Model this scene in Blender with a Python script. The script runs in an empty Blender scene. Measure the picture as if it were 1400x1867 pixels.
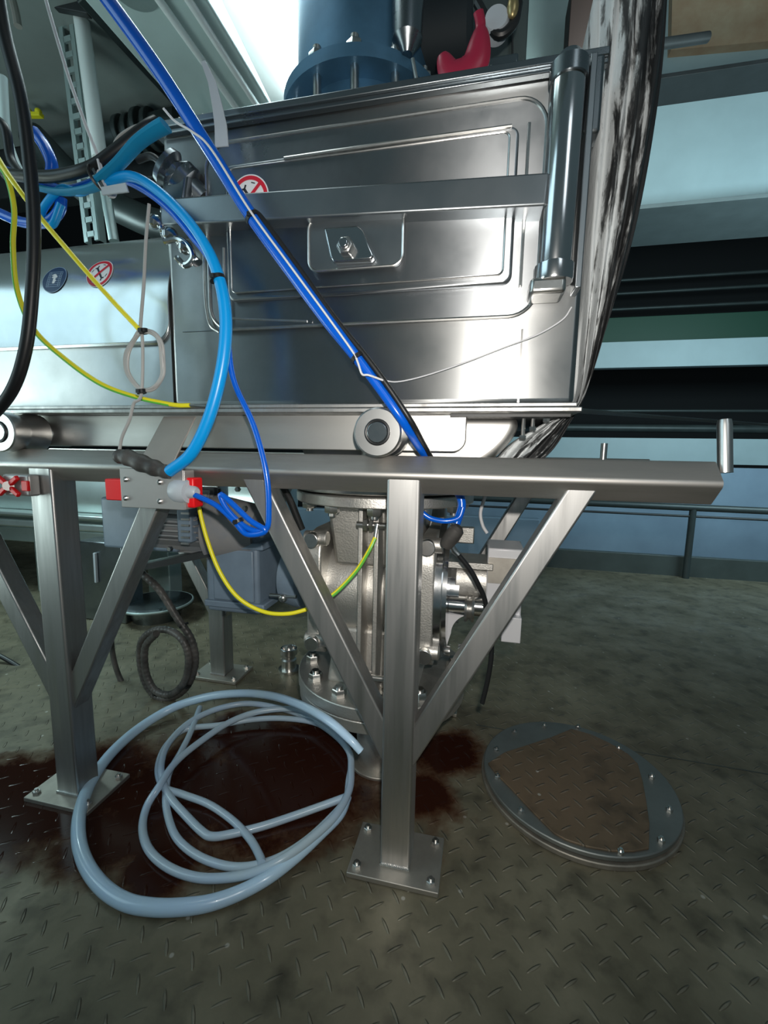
import bpy, bmesh, math, random
from mathutils import Vector, Matrix, noise
random.seed(7)
SC = bpy.context.scene
COL = SC.collection
PI = math.pi
# ------------------------------------------------------------------ camera
A, P, Rr = math.radians(-12.5), math.radians(7.7), math.radians(1.0)
fw = Vector((math.sin(A)*math.cos(P), math.cos(A)*math.cos(P), -math.sin(P)))
r0 = Vector((math.cos(A), -math.sin(A), 0)); u0 = r0.cross(fw)
rt = r0*math.cos(Rr) + u0*math.sin(Rr); up = u0*math.cos(Rr) - r0*math.sin(Rr)
CAM = Vector((0, 0, 1.0))
cd = bpy.data.cameras.new('camera'); cam = bpy.data.objects.new('camera', cd); COL.objects.link(cam)
cam.matrix_world = Matrix(((rt.x, up.x, -fw.x, CAM.x), (rt.y, up.y, -fw.y, CAM.y), (rt.z, up.z, -fw.z, CAM.z), (0, 0, 0, 1)))
cd.sensor_fit = 'VERTICAL'; cd.sensor_height = 24; cd.lens = 24*800/1867; cd.clip_start = 0.02
SC.camera = cam
# ------------------------------------------------------------------ world, lights, exposure
w = bpy.data.worlds.new('world'); SC.world = w; w.use_nodes = True
bg = w.node_tree.nodes['Background']; bg.inputs[0].default_value = (0.24, 0.36, 0.40, 1); bg.inputs[1].default_value = 0.22
SC.view_settings.view_transform = 'Standard'; SC.view_settings.look = 'None'
SC.view_settings.gamma = 1; SC.view_settings.exposure = 0.12; SC.view_settings.use_curve_mapping = False
def area(name, loc, target, size, power, color, sy=None):
    l = bpy.data.lights.new(name, 'AREA'); l.energy = power; l.color = color; l.size = size
    if sy: l.shape = 'RECTANGLE'; l.size_y = sy
    o = bpy.data.objects.new(name, l); COL.objects.link(o); o.location = loc
    o.rotation_euler = (Vector(target)-Vector(loc)).to_track_quat('-Z', 'Y').to_euler()
    return o
fl = bpy.data.lights.new('phone_flash', 'SPOT'); fl.energy = 42; fl.color = (1.0, 0.95, 0.88); fl.shadow_soft_size = 0.012
fl.spot_size = math.radians(125); fl.spot_blend = 0.9
fo = bpy.data.objects.new('phone_flash', fl); COL.objects.link(fo); fo.location = (0.03, -0.02, 1.09)
fo.rotation_euler = (fw + Vector((0.12, 0, 0.05))).to_track_quat('-Z', 'Y').to_euler()
area('lamp_light', (-1.15, 1.6, 2.8), (-1.1, 1.2, 0.5), 0.35, 22, (0.72, 0.95, 1.0), 1.4)
area('hall_light_left', (-3.2, -0.6, 2.5), (-1.0, 1.1, 1.1), 2.2, 22, (0.62, 0.90, 1.0), 1.8)
area('hall_light_behind', (1.4, -1.6, 2.8), (0.2, 1.2, 0.8), 0.8, 8, (0.85, 0.95, 1.0), 1.5)
area('hall_light_right', (2.9, 2.9, 2.2), (2.5, 5.0, 1.9), 1.4, 60, (0.66, 0.93, 1.0), 0.5)
area('upper_wall_fill', (0.9, 2.5, 2.9), (1.6, 4.9, 4.2), 0.8, 26, (0.75, 0.95, 0.95), 0.6)  # fill added to brighten the pale upper wall and sheet
area('hall_light_low', (2.2, 2.6, 1.3), (2.2, 4.6, 0.4), 1.2, 6, (0.55, 0.80, 1.0), 0.4)
area('vessel_fill', (-2.9, 1.7, 2.0), (-2.3, 2.5, 0.6), 0.8, 30, (0.70, 0.96, 0.97), 0.5)  # added fill, no known lamp; brightens the vessel at left
area('ceiling_bounce_fill', (-2.5, 0.3, 0.9), (-1.7, 2.0, 2.9), 1.0, 16, (0.80, 1.0, 0.97), 1.0)  # added upward fill standing in for bounce light on the ceiling

# ------------------------------------------------------------------ pixel helpers (1400x1867 frame -> world)
def ray(x, y): return fw + rt*((x-700)/800) - up*((y-933.5)/800)
def AY(x, y, Y): d = ray(x, y); return CAM + d*(Y/d.y)
def AZ(x, y, Z): d = ray(x, y); return CAM + d*((Z-1)/d.z)

# ------------------------------------------------------------------ materials
def mat(name, color, rough=0.5, metal=0.0, var=0.0, vscale=6.0, bump=0.0, bscale=60.0, aniso=0.0, stretch=None,
        color2=None, trans=0.0, emis=None, rvar=0.0, coat=0.0, spec=0.5):
    m = bpy.data.materials.new(name); m.use_nodes = True
    N = m.node_tree.nodes; L = m.node_tree.links; b = N['Principled BSDF']
    c = (*color, 1); b.inputs['Base Color'].default_value = c
    b.inputs['Roughness'].default_value = rough; b.inputs['Metallic'].default_value = metal
    b.inputs['Specular IOR Level'].default_value = spec
    if coat: b.inputs['Coat Weight'].default_value = coat
    if trans: b.inputs['Transmission Weight'].default_value = trans
    if emis: b.inputs['Emission Color'].default_value = (*emis[0], 1); b.inputs['Emission Strength'].default_value = emis[1]
    geo = N.new('ShaderNodeNewGeometry'); mp = N.new('ShaderNodeMapping'); L.new(geo.outputs['Position'], mp.inputs[0])
    if stretch: mp.inputs['Scale'].default_value = stretch
    if var or rvar or color2:
        n = N.new('ShaderNodeTexNoise'); n.inputs['Scale'].default_value = vscale; n.inputs['Detail'].default_value = 6; n.inputs['Roughness'].default_value = 0.6
        L.new(mp.outputs[0], n.inputs['Vector'])
        rp = N.new('ShaderNodeMapRange'); rp.inputs[1].default_value = 0.3; rp.inputs[2].default_value = 0.7
        L.new(n.outputs[0], rp.inputs[0])
        mx = N.new('ShaderNodeMix'); mx.data_type = 'RGBA'
        c2 = color2 if color2 else tuple(max(0, v*(1-var)) for v in color)
        mx.inputs['A'].default_value = c; mx.inputs['B'].default_value = (*c2, 1)
        L.new(rp.outputs[0], mx.inputs['Factor']); L.new(mx.outputs['Result'], b.inputs['Base Color'])
        if rvar:
            r2 = N.new('ShaderNodeMapRange'); r2.inputs[1].default_value = 0.3; r2.inputs[2].default_value = 0.7
            r2.inputs[3].default_value = max(0.03, rough-rvar); r2.inputs[4].default_value = min(1, rough+rvar)
            L.new(n.outputs[0], r2.inputs[0]); L.new(r2.outputs[0], b.inputs['Roughness'])
    if aniso:
        t = N.new('ShaderNodeTangent'); t.direction_type = 'RADIAL'; t.axis = 'Z'
        b.inputs['Anisotropic'].default_value = aniso; b.inputs['Anisotropic Rotation'].default_value = 0.25
        L.new(t.outputs[0], b.inputs['Tangent'])
    if bump:
        n2 = N.new('ShaderNodeTexNoise'); n2.inputs['Scale'].default_value = bscale; n2.inputs['Detail'].default_value = 4
        L.new(mp.outputs[0], n2.inputs['Vector'])
        bp = N.new('ShaderNodeBump'); bp.inputs['Strength'].default_value = bump; bp.inputs['Distance'].default_value = 0.002
        L.new(n2.outputs[0], bp.inputs['Height']); L.new(bp.outputs[0], b.inputs['Normal'])
    return m
M = {}
M['brushed'] = mat('brushed_steel', (0.52, 0.53, 0.53), 0.36, 1, var=0.30, vscale=4, rvar=0.09, aniso=0.9)
M['hatch'] = mat('hatch_steel', (0.46, 0.48, 0.50), 0.35, 1, var=0.35, vscale=5, rvar=0.09, aniso=0.9)
M['darksteel'] = mat('dark_steel', (0.30, 0.33, 0.35), 0.32, 1, var=0.3, vscale=5, rvar=0.08)
M['bar'] = mat('bar_steel', (0.38, 0.41, 0.43), 0.36, 1, var=0.25, vscale=6, rvar=0.06)
M['frame'] = mat('satin_frame_steel', (0.56, 0.555, 0.545), 0.47, 1, var=0.42, vscale=16, rvar=0.12, stretch=(1.6, 1.6, 0.10))  # stretched streaks: brush marks plus dark reflections painted into the colour
M['railsteel'] = mat('satin_rail_steel', (0.60, 0.575, 0.545), 0.52, 1, var=0.35, vscale=14, rvar=0.10, stretch=(0.15, 1, 1))
M['plate'] = mat('plain_plate_steel', (0.50, 0.47, 0.42), 0.55, 0.9, var=0.25, vscale=12, rvar=0.08)
M['cast'] = mat('cast_steel', (0.68, 0.66, 0.62), 0.50, 1, var=0.30, vscale=14, rvar=0.10, bump=0.35, bscale=220)
M['bolt'] = mat('bolt_steel', (0.70, 0.69, 0.67), 0.28, 1, var=0.2, vscale=40)
M['polished'] = mat('polished_steel', (0.66, 0.67, 0.68), 0.16, 1, var=0.15, vscale=8, rvar=0.04)
M['vessel'] = mat('pale_vessel_steel', (0.62, 0.70, 0.69), 0.30, 0.8, var=0.2, vscale=5)
M['traysteel'] = mat('tray_steel', (0.62, 0.61, 0.585), 0.46, 1, var=0.25, vscale=6, rvar=0.08, stretch=(0.3, 1, 1))
M['panelsteel'] = mat('panel_steel', (0.62, 0.66, 0.67), 0.24, 0.95, var=0.12, vscale=5, rvar=0.04)
M['turned'] = mat('turned_steel', (0.62, 0.62, 0.61), 0.33, 1, var=0.1, vscale=20)
M['motor'] = mat('motor_grey_paint', (0.20, 0.27, 0.35), 0.42, 0, var=0.25, vscale=9)
M['motordusty'] = mat('dusty_motor_paint', (0.20, 0.215, 0.24), 0.55, 0, color2=(0.27, 0.26, 0.25), vscale=14)
M['black'] = mat('black_rubber', (0.010, 0.011, 0.012), 0.42)
M['blackdusty'] = mat('dusty_black_rubber', (0.018, 0.018, 0.018), 0.5, 0, color2=(0.085, 0.08, 0.075), vscale=14)
M['blackmatt'] = mat('matt_black_paint', (0.012, 0.02, 0.025), 0.75)
M['conduit'] = mat('dirty_corrugated_rubber', (0.030, 0.029, 0.028), 0.45, 0, color2=(0.13, 0.12, 0.11), vscale=16)
M['darkgap'] = mat('black_steel', (0.03, 0.033, 0.035), 0.5, 0, var=0.4)
M['blue'] = mat('blue_hose', (0.0, 0.095, 0.55), 0.25, 0, coat=0.3)
M['cyan'] = mat('light_blue_hose', (0.0, 0.30, 0.74), 0.33)
M['teal'] = mat('teal_blue_ribbon', (0.0, 0.22, 0.42), 0.5)
M['yellow'] = mat('yellow_cable', (0.80, 0.72, 0.02), 0.4)
M['green'] = mat('green_cable', (0.12, 0.48, 0.06), 0.4)
M['greywire'] = mat('grey_wire', (0.38, 0.38, 0.37), 0.45)
M['whitewire'] = mat('white_wire', (0.60, 0.60, 0.62), 0.45)
M['tubing'] = mat('milky_blue_tubing', (0.46, 0.64, 0.86), 0.28, 0, color2=(0.50, 0.68, 0.80), vscale=4, coat=0.4)
M['tubing2'] = mat('milky_grey_tubing', (0.42, 0.56, 0.74), 0.3, 0, color2=(0.45, 0.56, 0.60), vscale=4, coat=0.4)
for k in ('tubing', 'tubing2'):
    bb = M[k].node_tree.nodes['Principled BSDF']; bb.inputs['Subsurface Weight'].default_value = 0.25; bb.inputs['Subsurface Radius'].default_value = (0.01, 0.01, 0.012)
M['red'] = mat('signal_red_plastic', (0.78, 0.006, 0.010), 0.38)
M['redhandle'] = mat('crimson_handle', (0.30, 0.015, 0.045), 0.35)
M['gland'] = mat('pale_grey_plastic', (0.42, 0.46, 0.50), 0.4)
M['sensorplate'] = mat('grey_sensor_plate', (0.44, 0.43, 0.42), 0.42, 0.6, var=0.12, vscale=10)
M['strap'] = mat('beige_flat_bar', (0.40, 0.37, 0.34), 0.5, 0.6, var=0.15)
M['stw'] = mat('sticker_white', (0.72, 0.73, 0.75), 0.45)
M['str'] = mat('sticker_red', (0.55, 0.01, 0.03), 0.45)
M['stb'] = mat('sticker_blue', (0.012, 0.04, 0.11), 0.4)
M['stl'] = mat('sticker_pale_line', (0.25, 0.34, 0.46), 0.45)
M['stk'] = mat('sticker_black', (0.02, 0.02, 0.025), 0.45)
M['palebeam'] = mat('pale_blue_girder_paint', (0.34, 0.44, 0.47), 0.5, 0, var=0.12, vscale=3)
M['beamdark'] = mat('shaded_girder_paint', (0.13, 0.16, 0.165), 0.55, 0, var=0.2)  # darkened copy of the girder paint: shade painted on the lower flange
M['blackwall'] = mat('dark_hall_wall', (0.004, 0.005, 0.006), 0.9)
M['greenpaint'] = mat('green_girder_paint', (0.0, 0.040, 0.020), 0.55)
M['bluepanel'] = mat('slate_blue_panel', (0.20, 0.28, 0.36), 0.45, 0, color2=(0.13, 0.18, 0.24), vscale=1.2)
M['kerb'] = mat('dark_green_grey_kerb', (0.06, 0.075, 0.07), 0.5, 0, var=0.3)
M['ceiling'] = mat('pale_ceiling_plaster', (0.25, 0.29, 0.28), 0.8, 0, var=0.2, vscale=2)
M['duct'] = mat('pale_teal_duct_paint', (0.55, 0.68, 0.67), 0.5, 0, var=0.12, vscale=3)
M['rustpatch'] = mat('rust_brown_panel', (0.34, 0.20, 0.12), 0.7, 0, color2=(0.44, 0.34, 0.23), vscale=4)
M['brownbox'] = mat('dark_brown_panel', (0.035, 0.020, 0.017), 0.7)
M['galv'] = mat('galvanised_steel', (0.48, 0.58, 0.57), 0.42, 0.7, var=0.15, vscale=10)
M['whitepipe'] = mat('white_pipe', (0.88, 0.93, 0.92), 0.25)
M['lamp'] = mat('lamp_diffuser', (1, 1, 1), 0.5, emis=((0.90, 1.0, 1.0), 3.2))
M['darkpipe'] = mat('dark_pipe_paint', (0.05, 0.065, 0.065), 0.45, 0.3, var=0.3)
M['hazesteel'] = mat('haze_painted_steel', (0.08, 0.20, 0.32), 0.45, 0.5, var=0.35, vscale=8)  # blue glare haze painted into the column's steel colour
M['greybox'] = mat('grey_green_cabinet', (0.085, 0.115, 0.115), 0.55, 0, var=0.15)
M['brass'] = mat('brass', (0.42, 0.33, 0.16), 0.35, 0.8)
M['whitebox'] = mat('pale_box', (0.60, 0.60, 0.62), 0.4, 0.2)
M['rusty'] = mat('dirty_rim', (0.36, 0.33, 0.28), 0.5, 0.7, var=0.4, vscale=20)

def tread_nodes(m, pitch=0.047, rot=8):
    """raised tread bars: returns the height socket"""
    N = m.node_tree.nodes; L = m.node_tree.links
    def mth(op, a, b=None, c=None):
        n = N.new('ShaderNodeMath'); n.operation = op
        for i, v in enumerate((a, b, c)):
            if v is None: continue
            if hasattr(v, 'is_output'): L.new(v, n.inputs[i])
            else: n.inputs[i].default_value = v
        return n.outputs[0]
    g = N.new('ShaderNodeNewGeometry'); mp = N.new('ShaderNodeMapping'); mp.inputs['Rotation'].default_value = (0, 0, math.radians(45+rot))
    mp.inputs['Scale'].default_value = (1/pitch, 1/pitch, 1)
    L.new(g.outputs['Position'], mp.inputs[0]); s = N.new('ShaderNodeSeparateXYZ'); L.new(mp.outputs[0], s.inputs[0])
    fx, fy = mth('FLOOR', s.outputs[0]), mth('FLOOR', s.outputs[1])
    a = mth('SUBTRACT', mth('SUBTRACT', s.outputs[0], fx), 0.5); b = mth('SUBTRACT', mth('SUBTRACT', s.outputs[1], fy), 0.5)
    par = mth('PINGPONG', mth('ADD', fx, fy), 1.0)       # 0 / 1
    inv = mth('SUBTRACT', 1.0, par)
    la = mth('ADD', mth('MULTIPLY', a, par), mth('MULTIPLY', b, inv))
    lb = mth('ADD', mth('MULTIPLY', b, par), mth('MULTIPLY', a, inv))
    e = mth('ADD', mth('POWER', mth('DIVIDE', mth('ABSOLUTE', la), 0.37), 2.0), mth('POWER', mth('DIVIDE', mth('ABSOLUTE', lb), 0.070), 2.0))
    h = N.new('ShaderNodeMapRange'); h.interpolation_type = 'SMOOTHSTEP'
    h.inputs[1].default_value = 0.2; h.inputs[2].default_value = 1.3; h.inputs[3].default_value = 1; h.inputs[4].default_value = 0
    L.new(e, h.inputs[0]); return h.outputs[0]
def floor_mat(name, base, c2, rough, tread=True, strength=1.0, rust=True):
    m = mat(name, base, rough, 0.25, color2=c2, vscale=4.0, rvar=0.14)
    N = m.node_tree.nodes; L = m.node_tree.links; b = N['Principled BSDF']
    h = tread_nodes(m)
    bp = N.new('ShaderNodeBump'); bp.inputs['Strength'].default_value = strength; bp.inputs['Distance'].default_value = 0.003
    L.new(h, bp.inputs['Height'])
    n = N.new('ShaderNodeTexNoise'); n.inputs['Scale'].default_value = 90; n.inputs['Detail'].default_value = 5
    g = N.new('ShaderNodeNewGeometry'); L.new(g.outputs['Position'], n.inputs['Vector'])
    b2 = N.new('ShaderNodeBump'); b2.inputs['Strength'].default_value = 0.25; b2.inputs['Distance'].default_value = 0.001
    L.new(n.outputs[0], b2.inputs['Height']); L.new(bp.outputs[0], b2.inputs['Normal']); L.new(b2.outputs[0], b.inputs['Normal'])
    # worn bright crowns of the bars, and grit
    old = b.inputs['Base Color'].links[0].from_socket
    mx = N.new('ShaderNodeMix'); mx.data_type = 'RGBA'; mx.inputs['B'].default_value = (0.30, 0.28, 0.23, 1)
    mu = N.new('ShaderNodeMath'); mu.operation = 'MULTIPLY'; mu.inputs[1].default_value = 0.3; L.new(h, mu.inputs[0])
    L.new(mu.outputs[0], mx.inputs['Factor']); L.new(old, mx.inputs['A'])
    n3 = N.new('ShaderNodeTexNoise'); n3.inputs['Scale'].default_value = 13; n3.inputs['Detail'].default_value = 6; L.new(g.outputs['Position'], n3.inputs['Vector'])
    r3 = N.new('ShaderNodeMapRange'); r3.inputs[1].default_value = 0.50; r3.inputs[2].default_value = 0.74; r3.inputs[4].default_value = 0.62; L.new(n3.outputs[0], r3.inputs[0])
    m3 = N.new('ShaderNodeMix'); m3.data_type = 'RGBA'; m3.inputs['B'].default_value = (0.020, 0.018, 0.013, 1)
    L.new(r3.outputs[0], m3.inputs['Factor']); L.new(mx.outputs['Result'], m3.inputs['A'])
    # pale crumbs
    v = N.new('ShaderNodeTexVoronoi'); v.voronoi_dimensions = '2D'; v.inputs['Scale'].default_value = 9; L.new(g.outputs['Position'], v.inputs['Vector'])
    r4 = N.new('ShaderNodeMapRange'); r4.inputs[1].default_value = 0.050; r4.inputs[2].default_value = 0.03; L.new(v.outputs['Distance'], r4.inputs[0])
    wn = N.new('ShaderNodeSeparateColor'); L.new(v.outputs['Color'], wn.inputs[0])
    gt = N.new('ShaderNodeMath'); gt.operation = 'GREATER_THAN'; gt.inputs[1].default_value = 0.8; L.new(wn.outputs[0], gt.inputs[0])
    mm = N.new('ShaderNodeMath'); mm.operation = 'MULTIPLY'; L.new(gt.outputs[0], mm.inputs[0]); L.new(r4.outputs[0], mm.inputs[1])
    m5 = N.new('ShaderNodeMix'); m5.data_type = 'RGBA'; m5.inputs['B'].default_value = (0.40, 0.38, 0.33, 1)
    L.new(mm.outputs[0], m5.inputs['Factor']); L.new(m3.outputs['Result'], m5.inputs['A'])
    L.new(m5.outputs['Result'], b.inputs['Base Color'])
    return m
M['floor'] = floor_mat('tread_plate_floor', (0.250, 0.222, 0.155), (0.110, 0.100, 0.066), 0.45)
M['coverplate'] = floor_mat('brown_tread_cover', (0.20, 0.135, 0.085), (0.14, 0.105, 0.066), 0.5)
def puddle_mat():
    m = bpy.data.materials.new('dark_red_brown_liquid'); m.use_nodes = True
    N = m.node_tree.nodes; L = m.node_tree.links; b = N['Principled BSDF']; out = N['Material Output']
    b.inputs['Roughness'].default_value = 0.14; b.inputs['Specular IOR Level'].default_value = 0.3
    g = N.new('ShaderNodeNewGeometry'); n = N.new('ShaderNodeTexNoise'); n.inputs['Scale'].default_value = 7; n.inputs['Detail'].default_value = 10; n.inputs['Roughness'].default_value = 0.75
    L.new(g.outputs['Position'], n.inputs['Vector'])
    at = N.new('ShaderNodeAttribute'); at.attribute_name = 'edge'
    ad = N.new('ShaderNodeMath'); ad.operation = 'ADD'; L.new(n.outputs[0], ad.inputs[0]); L.new(at.outputs['Fac'], ad.inputs[1])
    r = N.new('ShaderNodeMapRange'); r.inputs[1].default_value = 0.66; r.inputs[2].default_value = 1.0; r.inputs[4].default_value = 0.97; L.new(ad.outputs[0], r.inputs[0])
    cr = N.new('ShaderNodeMix'); cr.data_type = 'RGBA'; cr.inputs['A'].default_value = (0.15, 0.055, 0.022, 1); cr.inputs['B'].default_value = (0.026, 0.007, 0.004, 1)
    L.new(r.outputs[0], cr.inputs['Factor']); L.new(cr.outputs['Result'], b.inputs['Base Color'])
    h = tread_nodes(m); bp = N.new('ShaderNodeBump'); bp.inputs['Strength'].default_value = 0.35; bp.inputs['Distance'].default_value = 0.002
    L.new(h, bp.inputs['Height']); L.new(bp.outputs[0], b.inputs['Normal'])
    tr = N.new('ShaderNodeBsdfTransparent'); ms = N.new('ShaderNodeMixShader')
    L.new(r.outputs[0], ms.inputs[0]); L.new(tr.outputs[0], ms.inputs[1]); L.new(b.outputs[0], ms.inputs[2]); L.new(ms.outputs[0], out.inputs[0])
    return m
M['puddle'] = puddle_mat()
def streak_mat():
    m = bpy.data.materials.new('white_smeared_black_rubber'); m.use_nodes = True
    N = m.node_tree.nodes; L = m.node_tree.links; b = N['Principled BSDF']; b.inputs['Roughness'].default_value = 0.5
    uv = N.new('ShaderNodeAttribute'); uv.attribute_name = 'flow'
    mp = N.new('ShaderNodeMapping'); mp.inputs['Scale'].default_value = (8, 1.3, 1); L.new(uv.outputs['Vector'], mp.inputs[0])
    n = N.new('ShaderNodeTexNoise'); n.inputs['Scale'].default_value = 1.0; n.inputs['Detail'].default_value = 9; n.inputs['Roughness'].default_value = 0.68; n.inputs['Distortion'].default_value = 0.35
    L.new(mp.outputs[0], n.inputs['Vector'])
    s = N.new('ShaderNodeSeparateXYZ'); L.new(uv.outputs['Vector'], s.inputs[0])
    bi = N.new('ShaderNodeMapRange'); bi.inputs[1].default_value = 0; bi.inputs[2].default_value = 1; bi.inputs[3].default_value = 0.10; bi.inputs[4].default_value = -0.13; L.new(s.outputs[0], bi.inputs[0])
    mp2 = N.new('ShaderNodeMapping'); mp2.inputs['Scale'].default_value = (7, 0.28, 1); L.new(uv.outputs['Vector'], mp2.inputs[0])
    n2 = N.new('ShaderNodeTexNoise'); n2.inputs['Scale'].default_value = 1.0; n2.inputs['Detail'].default_value = 3; L.new(mp2.outputs[0], n2.inputs['Vector'])
    mxn = N.new('ShaderNodeMix'); mxn.inputs['Factor'].default_value = 0.5; L.new(n.outputs[0], mxn.inputs['A']); L.new(n2.outputs[0], mxn.inputs['B'])
    ad = N.new('ShaderNodeMath'); L.new(mxn.outputs['Result'], ad.inputs[0]); L.new(bi.outputs[0], ad.inputs[1])
    r = N.new('ShaderNodeValToRGB'); L.new(ad.outputs[0], r.inputs[0])
    e = r.color_ramp.elements; e[0].position = 0.465; e[0].color = (0.014, 0.015, 0.016, 1); e[1].position = 0.530; e[1].color = (0.62, 0.65, 0.66, 1)
    k = e.new(0.495); k.color = (0.16, 0.165, 0.165, 1)
    L.new(r.outputs[0], b.inputs['Base Color'])
    bp = N.new('ShaderNodeBump'); bp.inputs['Strength'].default_value = 0.8; bp.inputs['Distance'].default_value = 0.006
    L.new(n.outputs[0], bp.inputs['Height']); L.new(bp.outputs[0], b.inputs['Normal'])
    return m
M['streak'] = streak_mat()

# ------------------------------------------------------------------ mesh helpers
class MB:
    def __init__(s): s.v = []; s.f = []
    def add(s, vs, fs):
        n = len(s.v); s.v += [Vector(v) for v in vs]; s.f += [tuple(n+i for i in f) for f in fs]; return s
    def box(s, c, d, rot=None, taper=1.0):
        c = Vector(c); h = Vector(d)/2; vs = []
        for z in (-1, 1):
            k = taper if z > 0 else 1.0
            for x, y in ((-1, -1), (1, -1), (1, 1), (-1, 1)):
                p = Vector((x*h.x*k, y*h.y*k, z*h.z))
                if rot is not None: p = rot @ p
                vs.append(c+p)
        return s.add(vs, [(3, 2, 1, 0), (4, 5, 6, 7), (0, 1, 5, 4), (1, 2, 6, 5), (2, 3, 7, 6), (3, 0, 4, 7)])
    def bar(s, p0, p1, wdt, dep, ref=Vector((0, 1, 0))):
        """square bar p0->p1; dep along ref"""
        p0, p1 = Vector(p0), Vector(p1); t = (p1-p0).normalized(); y = (ref - t*ref.dot(t)).normalized(); x = y.cross(t)
        vs = [p + x*(a*wdt/2) + y*(b*dep/2) for p in (p0, p1) for a, b in ((-1, -1), (1, -1), (1, 1), (-1, 1))]
        return s.add(vs, [(3, 2, 1, 0), (4, 5, 6, 7), (0, 1, 5, 4), (1, 2, 6, 5), (2, 3, 7, 6), (3, 0, 4, 7)])
    def cyl(s, p0, p1, r, r1=None, n=32, caps=True):
        return s.lathe(p0, p1, [(0, r), (1, r if r1 is None else r1)], n, rel=True, caps=caps)
    def lathe(s, p0, p1, prof, n=32, rel=False, caps=True, ph=0.0):
        """prof = (distance along axis, radius)"""
        p0, p1 = Vector(p0), Vector(p1); L = (p1-p0).length; t = (p1-p0).normalized()
        a = Vector((0, 0, 1)) if abs(t.z) < 0.9 else Vector((1, 0, 0)); x = a.cross(t).normalized(); y = t.cross(x)
        vs = []; fs = []
        for d, r in prof:
            c = p0 + t*(d*L if rel else d)
            for i in range(n):
                q = 2*PI*i/n + ph; vs.append(c + x*(r*math.cos(q)) + y*(r*math.sin(q)))
        m = len(prof)
        for k in range(m-1):
            for i in range(n):
                j = (i+1) % n; fs.append((k*n+i, k*n+j, (k+1)*n+j, (k+1)*n+i))
        if caps: fs.append(tuple(range(n-1, -1, -1))); fs.append(tuple((m-1)*n+i for i in range(n)))
        return s.add(vs, fs)
    def prism(s, pts, d0, d1, axis='Y'):
        """2-D outline extruded; axis Y: pts=(x,z), axis X: pts=(y,z), axis Z: pts=(x,y)"""
        def mk(p, d): return {'Y': (p[0], d, p[1]), 'X': (d, p[0], p[1]), 'Z': (p[0], p[1], d)}[axis]
        n = len(pts); vs = [mk(p, d0) for p in pts]+[mk(p, d1) for p in pts]
        fs = [tuple(range(n)), tuple(range(2*n-1, n-1, -1))]+[(i, n+i, n+(i+1) % n, (i+1) % n) for i in range(n)]
        return s.add(vs, fs)
    def tube(s, pts, r, n=12, closed=False, smooth=6, r1=None, flat=1.0):
        P3 = [Vector(p) for p in pts]
        if smooth > 1:
            m = len(P3); out = []
            rng = range(m if closed else m-1)
            for i in rng:
                a = P3[(i-1) % m] if (closed or i > 0) else P3[0]*2-P3[1]
                b = P3[i]; c = P3[(i+1) % m]; d = P3[(i+2) % m] if (closed or i+2 < m) else P3[-1]*2-P3[-2]
                for k in range(smooth):
                    t = k/smooth
                    out.append(0.5*((2*b)+(c-a)*t+(2*a-5*b+4*c-d)*t*t+(3*b-a-3*c+d)*t**3))
            if not closed: out.append(P3[-1])
            P3 = out
        m = len(P3); vs = []; fs = []; x = None
        for i, p in enumerate(P3):
            if closed: t = (P3[(i+1) % m]-P3[i-1]).normalized()
            else: t = (P3[min(i+1, m-1)]-P3[max(i-1, 0)]).normalized()
            if x is None: a = Vector((0, 0, 1)) if abs(t.z) < 0.9 else Vector((0, 1, 0)); x = (a-t*a.dot(t)).normalized()
            else: x = (x-t*x.dot(t)).normalized()
            y = t.cross(x); rr = r(i/(m-1)) if callable(r) else (r if r1 is None else r+(r1-r)*i/(m-1))
            for k in range(n):
                q = 2*PI*k/n; vs.append(p+x*(rr*math.cos(q)*flat)+y*(rr*math.sin(q)))
        for i in range(m if closed else m-1):
            for k in range(n):
                j = (k+1) % n; i2 = (i+1) % m; fs.append((i*n+k, i*n+j, i2*n+j, i2*n+k))
        if not closed: fs.append(tuple(range(n-1, -1, -1))); fs.append(tuple((m-1)*n+k for k in range(n)))
        return s.add(vs, fs)
    def torus(s, c, ax, R, r, n=48, m=10):
        c = Vector(c); t = Vector(ax).normalized(); a = Vector((0, 0, 1)) if abs(t.z) < 0.9 else Vector((1, 0, 0)); x = a.cross(t).normalized(); y = t.cross(x)
        return s.tube([c+x*(R*math.cos(2*PI*i/n))+y*(R*math.sin(2*PI*i/n)) for i in range(n)], r, m, True, 1)
    def hexa(s, p0, p1, r): return s.lathe(p0, p1, [(0, r), (0.8, r), (1, r*0.86)], 6, rel=True)
    def ball(s, c, r, n=16, sc=(1, 1, 1)):
        vs = []; fs = []; c = Vector(c); m = n//2
        for i in range(m+1):
            a = PI*i/m
            for k in range(n): q = 2*PI*k/n; vs.append(c+Vector((r*sc[0]*math.sin(a)*math.cos(q), r*sc[1]*math.sin(a)*math.sin(q), r*sc[2]*math.cos(a))))
        for i in range(m):
            for k in range(n): j = (k+1) % n; fs.append((i*n+k, (i+1)*n+k, (i+1)*n+j, i*n+j))
        return s.add(vs, fs)
    def build(s, name, m, parent=None, bevel=0.0, seg=2, smooth=35):
        me = bpy.data.meshes.new(name)
        org = Vector((0, 0, 0))
        if parent is not None: org = parent.matrix_world.translation.copy()
        me.from_pydata([v-org for v in s.v], [], s.f); me.update()
        b = bmesh.new(); b.from_mesh(me); bmesh.ops.remove_doubles(b, verts=b.verts, dist=1e-6)
        bmesh.ops.recalc_face_normals(b, faces=b.faces)
        for f in b.faces: f.smooth = True
        b.to_mesh(me); b.free(); me.set_sharp_from_angle(angle=math.radians(smooth))
        o = bpy.data.objects.new(name, me); COL.objects.link(o)
        if m is not None: me.materials.append(m)
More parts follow.
